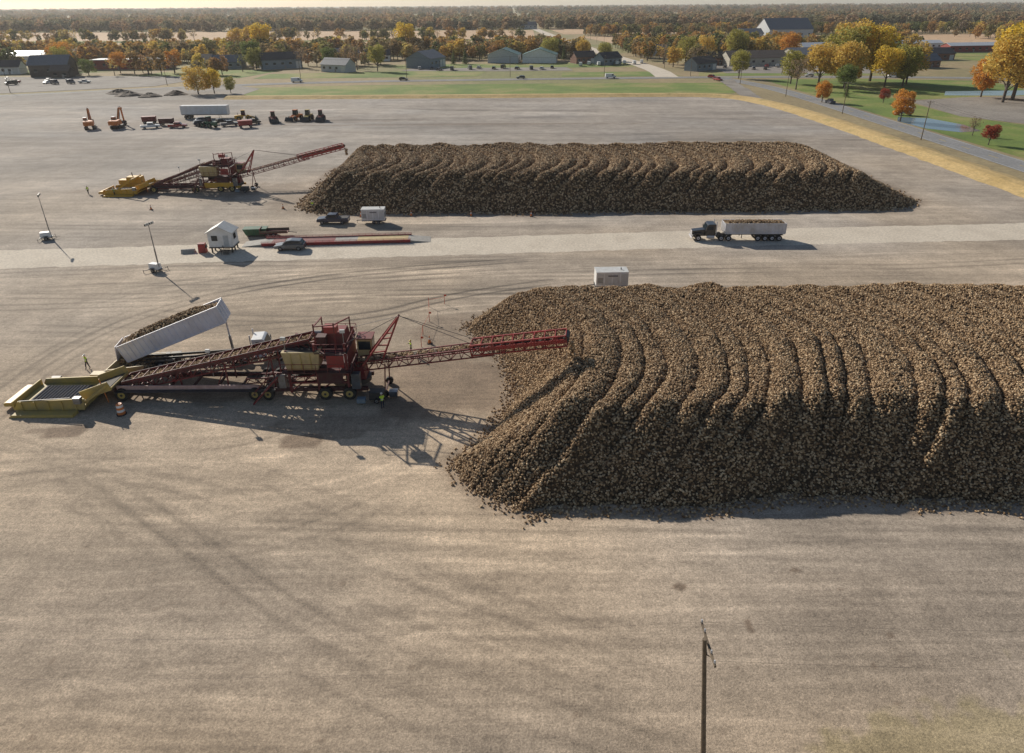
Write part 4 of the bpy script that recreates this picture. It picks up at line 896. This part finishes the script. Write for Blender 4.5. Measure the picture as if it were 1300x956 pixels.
def loader(x, y, rz, paint):
    b = B()
    for q in (-1.5, 1.6):
        for s in (-1, 1): b.wheel('wheels', q, s*1.05, .75, .55, paint)
    b.prism('rear_body', [(-2.9, .8), (-.3, .8), (-.3, 1.9), (-2.8, 1.75)], -.85, .85, paint); b.box('cab', (-.1, 0, 2.35), (1.4, 1.4, 1.7), GLS, top=(.85, .88)); b.box('cab_roof', (-.1, 0, 3.25), (1.4, 1.4, .12), paint)
    b.box('cab_posts', (-.1, 0, 1.6), (1.5, 1.5, .3), paint); b.prism('front_frame', [(.3, .7), (2.4, .6), (2.2, 1.5), (.5, 1.5)], -.5, .5, paint)
    for s in (-1, 1): b.beam('lift_arms', (.9, s*.6, 1.7), (3.3, s*.6, .8), .16, .35, paint)
    b.cyl('ram', (1.2, 0, 1.3), (3.0, 0, 1.2), .09, STEEL, 8); b.prism('bucket', [(3.2, .3), (3.4, 1.4), (4.3, .2), (3.5, .1)], -1.4, 1.4, DSTEEL); b.cyl('exhaust', (-1.8, .3, 1.8), (-1.8, .3, 2.6), .07, DSTEEL, 8)
    return b.done('wheel_loader', (x, y, 0), rz, 1.15, bevel=.03)
excavator(-146, 246, 2.0, ORANGE); excavator(-137, 247, 1.7, ORANGE, 1)
loader(-86, 258, -1.2, RED); loader(-79, 262, -1.9, ORANGE); loader(-74.5, 262, -1.6, YEL); loader(-69.5, 261, -1.4, RED); loader(-98, 262, .3, YEL2); loader(-105, 247, 2.6, GREEN)
b = B(); b.box('box', (0, 0, 2.6), (15, 2.6, 2.8), WHITE); b.box('rails', (0, 0, 1.1), (15, 1.2, .2), DSTEEL); b.box('skirt', (0, -1.31, 1.35), (14.6, .04, .14), STEEL)
for q in (-6.2, -5): 
    for s in (-1, 1): b.wheel('wheels', q, s*1.0, .52, .5)
b.box('door_frame', (-7.52, 0, 2.6), (.06, 2.4, 2.6), WHITE2)
for s in (-1, 1): b.beam('landing_gear', (4.5, s*.8, 1.1), (4.5, s*.8, .02), .12, .12, DSTEEL)
b.done('semi_trailer', (-115, 269.5, 0), .02, 1.15, bevel=.02)
def farm_trailer(x, y, rz, m):
    b = B(); b.box('box', (0, 0, 1.7), (4.5, 2.2, 1.6), m, top=(1.05, 1.1)); b.box('frame', (0, 0, .8), (5, 1, .15), DSTEEL); b.beam('tow_bar', (2.5, 0, .8), (4, 0, .5), .1, .1, DSTEEL)
    for q in (-1.6, 1.6):
        for s in (-1, 1): b.wheel('wheels', q, s*1.0, .45, .3)
    b.box('ribs', (0, 0, 1.7), (.12, 2.45, 1.5), m); return b.done('farm_wagon', (x, y, 0), rz)
farm_trailer(-130.5, 257, .3, RED); farm_trailer(-122, 252, .1, DRED); farm_trailer(-92, 246, .4, RED2)
for x, y, m, k in ((-104, 254, BLACK, 'pickup'), (-99, 250, GREY, 'pickup'), (-110, 252, NAVY, 'suv'), (-92, 254, BLACK, 'suv'), (-112, 259, GREY, 'suv'), (-125, 246, WHITE, 'pickup')): car('pickup_truck' if k == 'pickup' else 'parked_car', x, y, random.uniform(-1, 1), m, k)
paints = [WHITE, BLACK, GREY, CRED, NAVY, WHITE2, STEEL]
car('delivery_van', -118, 403, .15, WHITE, 'van', -.2); car('delivery_van', 57, 414, .05, WHITE, 'van', -.2); car('parked_car', 114, 411, -.9, CRED, 'suv', -.2)
car('pickup_truck', 113, 396, -1.2, CRED, 'pickup', -.2); car('parked_car', 6, 415, 3.1, GREY, 'suv', -.2); car('pickup_truck', 133.8, 300, 1.55, NAVY, 'pickup', -.19)
car('parked_car', 170, 414.5, 3.1, WHITE, 'suv', -.2); car('parked_car', -60, 410, .05, BLACK, 'suv', -.2); car('delivery_van', 215, 408.5, -.1, WHITE, 'van', -.2)
for i in range(16): car('parked_car', -345+i*7.2+random.uniform(-2, 2), 424+random.uniform(-26, 10), random.uniform(0, 6), random.choice(paints), random.choice(['suv', 'pickup', 'suv', 'van']), -.2)
for i in range(12): car('parked_car', -60+i*8+random.uniform(-2, 2), 480+random.uniform(-8, 8), random.uniform(1.2, 1.9), random.choice(paints), random.choice(['suv', 'van']), -.2)
for i in range(8): car('camper_van', 48+i*6.4, 500+5*(i % 2)+i*2, 1.5+random.uniform(-.1, .1), WHITE, 'van', -.2)
for i in range(12): car('parked_car', 140+i*7, 470+random.uniform(-14, 14), random.uniform(1.2, 1.9), random.choice(paints), random.choice(['suv', 'pickup']), -.2)
b = B()
b.box('cargo_box', (-1, 0, 1.9), (4, 2.2, 2.2), WHITE); b.prism('cab', [(1.1, .5), (3.0, .5), (3.0, 1.3), (2.3, 1.5), (1.9, 2.3), (1.1, 2.3)], -.95, .95, WHITE); b.prism('cab_windows', [(1.4, 1.45), (2.2, 1.5), (1.85, 2.1), (1.4, 2.1)], -.97, .97, GLS)
for q in (-2, 2.2):
    for s in (-1, 1): b.wheel('wheels', q, s*.9, .42, .3)
b.done('box_truck', (147, 266, -.2), 3.0)

def mound(name, x, y, r, h, m, seed):
    rr = random.Random(seed); vs = [(0, 0, h)]; fs = []; n = 16; rings = 5
    for j in range(1, rings+1):
        for i in range(n):
            t = 2*math.pi*i/n; q = r*j/rings*rr.uniform(.85, 1.15); vs.append((q*math.cos(t), q*math.sin(t), max(-.1, h*(1-j/rings)**1.1*rr.uniform(.7, 1.3))-(.3 if j == rings else 0)))
    for i in range(n): fs.append((0, 1+i, 1+(i+1) % n))
    for j in range(rings-1):
        for i in range(n): fs.append((1+j*n+i, 1+(j+1)*n+i, 1+(j+1)*n+(i+1) % n, 1+j*n+(i+1) % n))
    o = new_mesh_obj(name, vs, fs, [m]); COL.objects.link(o); o.location = (x, y, -.15)
for i, (x, y, r, h) in enumerate([(-182, 346, 7, 2), (-170, 341, 6, 1.8), (-161, 348, 6, 2), (-192, 356, 7, 2)]): mound('soil_mound', x, y, r, h, SOIL, i)

# ------------------------------------------------------------------ utility poles and wires
def utility_pole(x, y, h, armrot=0, lean=0, z0=0, arm=2.4, wires=None):
    b = B(); b.cyl('pole', (0, 0, -.3), (0, 0, h), .15, WOOD, 10, .10); za = h-.35
    c, s = math.cos(armrot), math.sin(armrot); A = Vector((c, s, 0)); n = Vector((-s, c, 0))*-.17
    b.beam('crossarm', n-A*arm/2+Vector((0, 0, za)), n+A*arm/2+Vector((0, 0, za)), .10, .12, WOOD)
    for q in (-.46, -.24, .24, .46):
        p0 = n+A*arm*q+Vector((0, 0, za+.06)); b.cyl('insulators', p0, p0+Vector((0, 0, .12)), .03, STEEL, 6); b.cyl('insulators', p0+Vector((0, 0, .1)), p0+Vector((0, 0, .24)), .055, CERAM, 8, .04)
    for q in (-1, 1): b.beam('brace', n+A*q*.75+Vector((0, 0, za-.05)), n*.7+Vector((0, 0, za-.75)), .04, .04, WOOD)
    e = b.done('utility_pole', (x, y, z0), 0); e.rotation_euler = (0, lean, 0); return e
def wires(name, pts, r=.012, sag=.8):
    b = B()
    for a, c in zip(pts[:-1], pts[1:]):
        a = Vector(a); c = Vector(c); prev = a
        for i in range(1, 13):
            t = i/12; q = a.lerp(c, t)-Vector((0, 0, sag*4*t*(1-t))); b.cyl('wire', prev, q, r, DSTEEL, 4); prev = q
    P = b.parts['wire']; o = new_mesh_obj(name, P['v'], P['f'], P['mats'], P['m']); COL.objects.link(o)
for x in (-46, 10.2, 63): utility_pole(x, 22.6, 11.2, math.pi/2, -.11 if x == 10.2 else 0, 0, 2.5)
for dy in (-1.1, 1.1): wires('power_line', [(9.1, 22.6+dy, 11.0), (63, 22.6+dy, 11.1)], .004, 1.0)
for dy in (-1.1, 1.1): wires('power_line', [(-46, 22.6+dy, 11.1), (9.1, 22.6+dy, 11.0)], .003, 1.0)
pp = [(128, 60), (127.6, 110), (127.4, 160), (127.2, 215), (127, 270), (125.5, 325), (120, 375), (106, 424)]
for x, y in pp: utility_pole(x-1.2, y, 11.5, 0, 0, -.3)
for dx in (-2.1, -.1): wires('power_line', [(x+dx, y, 11.0) for x, y in pp], .03, 1.0)
qq = [(-250, 362), (-185, 392), (-120, 418), (-60, 423), (0, 425), (55, 427), (106, 429), (160, 430), (215, 424), (280, 408), (340, 388)]
for x, y in qq: utility_pole(x, y, 11.5, math.pi/2, 0, -.3)
for dy in (-.9, .9): wires('power_line', [(x, y+dy, 11.0) for x, y in qq], .03, 1.0)
for i in range(9): utility_pole(101-1.1*i, 480+i*55, 11, .1, 0, -.3)

# ------------------------------------------------------------------ people
VEST = mat('hi_vis_yellow_green', (.62, .85, .05), .7, var=.1); TROU = mat('navy_work_trousers', (.03, .035, .06), .85); SKIN = mat('skin', (.5, .3, .22), .55, var=.1); BOOT = mat('boots', (.04, .03, .02), .8); SLV = mat('dark_sleeves', (.06, .06, .08), .85); HAT = mat('hard_hat_white', (.75, .75, .72), .35); HATY = mat('hard_hat_yellow', (.7, .5, .05), .35); REFL = mat('reflective_tape', (.7, .7, .7), .3)
def person(x, y, rz, pose=0, z=0, hat=HAT):
    V = []; E = []; Rd = []
    def v(p, r, par=None):
        V.append(p); Rd.append(r)
        if par is not None: E.append((par, len(V)-1))
        return len(V)-1
    st = .16 if pose == 1 else .04
    pel = v((0, 0, .96), .135); sp = v((0, 0, 1.14), .125, pel); ch = v((0, .0, 1.36), .15, sp); nk = v((0, .01, 1.5), .062, ch); hb = v((0, .02, 1.575), .075, nk); hm = v((0, .03, 1.66), .092, hb); v((0, .02, 1.735), .08, hm)
    for s in (-1, 1):
        hip = v((s*.1, 0, .88), .1, pel); kn = v((s*.11, .03+s*st*.6, .5), .068, hip); an = v((s*.115, s*st, .1), .048, kn); v((s*.13, .15+s*st, .045), .045, an)
        sh = v((s*.19, 0, 1.41), .072, ch)
        if pose == 2 and s == 1: el = v((s*.3, .12, 1.2), .05, sh); wr = v((s*.24, .34, 1.32), .034, el); fd = Vector((-.1, .75, .4))
        else: el = v((s*.25, -.03-s*st*.3, 1.14), .05, sh); wr = v((s*.26, .08-s*st*.5, .92), .034, el); fd = Vector((0, .25, -.95))
        pw = Vector(V[wr]); fd.normalize(); pm = v(tuple(pw+fd*.06), .036, wr); side = Vector((0, 1, 0)) if abs(fd.z) > .7 else Vector((1, 0, 0))
        for i in range(4):
            b0 = pw+fd*.09+side*(i-1.5)*.021; L = (.07, .08, .078, .06)[i]; a = v(tuple(b0), .010, pm); m_ = v(tuple(b0+fd*L*.5), .009, a); v(tuple(b0+fd*L*.85+Vector((-s*.025, 0, 0))), .008, m_)
        a = v(tuple(pw+fd*.04+side*.04), .011, pm); v(tuple(pw+fd*.09+side*.055), .009, a)
    me = bpy.data.meshes.new('p'); me.from_pydata(V, E, []); o = bpy.data.objects.new('p', me); COL.objects.link(o)
    md = o.modifiers.new('skin', 'SKIN'); sv = me.skin_vertices[0].data
    for i, r in enumerate(Rd): sv[i].radius = (r, r*(.8 if i in (1, 2) else 1)); sv[i].use_root = (i == 0)
    o.modifiers.new('sub', 'SUBSURF').levels = 1; o.modifiers['sub'].render_levels = 1
    bpy.context.view_layer.update(); me2 = bpy.data.meshes.new_from_object(o.evaluated_get(bpy.context.evaluated_depsgraph_get())); bpy.data.objects.remove(o)
    me2.materials.clear()
    for m_ in (VEST, TROU, SKIN, BOOT, SLV, REFL): me2.materials.append(m_)
    for q in me2.polygons:
        c = q.center; arm = abs(c.x) > .2
        k = 2 if c.z > 1.5 else 3 if c.z < .13 else 0
        if c.z < .95 and c.z >= .13 and abs(c.x) < .2: k = 1
        if arm: k = 2 if (c.z < .93 or c.y > .33) and c.z > .13 else (4 if c.z < 1.3 else 0)
        if k == 0 and not arm and (1.08 < c.z < 1.13 or 1.24 < c.z < 1.28): k = 5
        q.material_index = k; q.use_smooth = True
    e = bpy.data.objects.new('worker', None); COL.objects.link(e); body = bpy.data.objects.new('body', me2); COL.objects.link(body); body.parent = e
    b = B(); b.cyl('hat', (0, .02, 1.7), (0, .02, 1.8), .125, hat, 14, .085); b.cyl('hat', (0, .02, 1.8), (0, .02, 1.83), .085, hat, 14, .03); b.box('hat', (0, .14, 1.705), (.16, .1, .015), hat)
    b.box('nose', (0, .13, 1.63), (.025, .035, .045), SKIN); 
    for s in (-1, 1): b.box('eyes', (s*.034, .117, 1.665), (.022, .01, .012), DSTEEL); b.box('ears', (s*.098, .025, 1.65), (.02, .04, .06), SKIN)
    b.box('mouth', (0, .112, 1.595), (.045, .012, .008), TAIL)
    for pn, P in b.parts.items(): q = new_mesh_obj(pn, P['v'], P['f'], P['mats'], P['m']); COL.objects.link(q); q.parent = e
    e.location = (x, y, z); e.rotation_euler = (0, 0, rz); e.scale = (1.06,)*3; return e
person(-49.6, 70.4, 2.6, 1, 0); person(-12.2, 73.6, 1.8, 2, 0, HATY); person(-41, 139, .5, 0); person(-95.5, 153.5, 1., 1); person(-88.5, 151.5, 2., 2); person(-13.6, 61.2, .6, 0, 0)

def barrel(x, y):
    b = B(); zs = [0, .08, .3, .5, .7, .9, .98]; ms = [RUB, ORANGE, WHITE, ORANGE, WHITE, ORANGE]; rs = [.38, .3, .29, .275, .26, .245, .2]
    for i in range(6): b.cyl('barrel', (x*0, 0, zs[i]), (0, 0, zs[i+1]), rs[i], ms[i], 16, rs[i+1] if i else .38)
    b.box('handle', (0, 0, 1.0), (.2, .05, .06), ORANGE); b.done('traffic_barrel', (x, y, .01), 0, 1.3)
barrel(-40.6, 60.4)
def cone(x, y):
    b = B(); b.box('base', (0, 0, .03), (.42, .42, .06), RUB); b.cyl('cone', (0, 0, .06), (0, 0, .4), .16, ORANGE, 12, .09); b.cyl('collar', (0, 0, .4), (0, 0, .55), .09, WHITE, 12, .06); b.cyl('tip', (0, 0, .55), (0, 0, .75), .06, ORANGE, 12, .025); b.done('traffic_cone', (x, y, .01), 0, 1.4)
for x, y in ((-10.3, 76.5), (-38, 137), (-47.5, 140), (-30, 133.5), (-8, 133.5), (-20, 134), (4, 133), (-75, 140)): cone(x, y)
NET = mat('orange_fence_net', (.6, .10, .04), .7)
b = B(); fp = [(-11.2, 75.5), (-11.4, 79), (-11, 83), (-11.6, 88), (-9.5, 89)]
for i, (x, y) in enumerate(fp):
    b.beam('posts', (x, y, 0), (x, y, 1.4), .06, .06, NET)
    if i % 2 == 0: b.box('post_flags', (x+.15, y, 1.3), (.3, .03, .25), NET)
for (a, c), (d, e_) in zip(fp[:-1], fp[1:]):
    for z in (1.1,): b.beam('rope', (a, c, z), (d, e_, z-.1), .025, .03, NET)
b.done('safety_fence', (0, 0, 0), 0)

# ------------------------------------------------------------------ haze, light, sky, camera
hm = bpy.data.materials.new('thin_air_haze'); hm.use_nodes = True; nt = hm.node_tree; nt.nodes.clear()
vo = nt.nodes.new('ShaderNodeVolumeScatter'); vo.inputs['Color'].default_value = (1, .98, .95, 1); vo.inputs['Density'].default_value = .00007; vo.inputs['Anisotropy'].default_value = .35
ou = nt.nodes.new('ShaderNodeOutputMaterial'); nt.links.new(vo.outputs[0], ou.inputs['Volume'])
b = B(); b.box('h', (0, 5500, 49), (22000, 14000, 102), hm); P = b.parts['h']; COL.objects.link(new_mesh_obj('atmosphere_haze', P['v'], P['f'], P['mats'], P['m']))

S = Vector((-.588, .668, .454)).normalized(); el = math.asin(S.z); az = math.atan2(S.x, S.y)
w = bpy.data.worlds.new('World'); scene.world = w; w.use_nodes = True; nt = w.node_tree; bg = nt.nodes['Background']
sk = nt.nodes.new('ShaderNodeTexSky'); sk.sky_type = 'NISHITA'; sk.sun_disc = False; sk.sun_elevation = el; sk.sun_rotation = az % (2*math.pi); sk.air_density = 1.0; sk.dust_density = .6; sk.ozone_density = 1.2
nt.links.new(sk.outputs[0], bg.inputs[0]); bg.inputs[1].default_value = .072
l = bpy.data.lights.new('sun', 'SUN'); l.energy = 5.0; l.angle = rad(.5); l.color = (1, .93, .82)
lo = bpy.data.objects.new('sun', l); COL.objects.link(lo); lo.rotation_euler = S.to_track_quat('Z', 'Y').to_euler(); lo.location = (-60, 60, 60)

cam = bpy.data.cameras.new('camera'); co = bpy.data.objects.new('camera', cam); COL.objects.link(co)
th = math.atan((433-5)/867)
M = Matrix.Rotation(math.pi/2-th, 4, 'X') @ Matrix.Rotation(-rad(.4), 4, 'Z'); M.translation = Vector((0, 0, 38))
co.matrix_world = M; cam.lens = 36*867/1300; cam.sensor_width = 36; cam.shift_y = -45/1300; cam.clip_start = .5; cam.clip_end = 30000
scene.camera = co
scene.view_settings.view_transform = 'Standard'; scene.view_settings.look = 'None'; scene.view_settings.exposure = 0
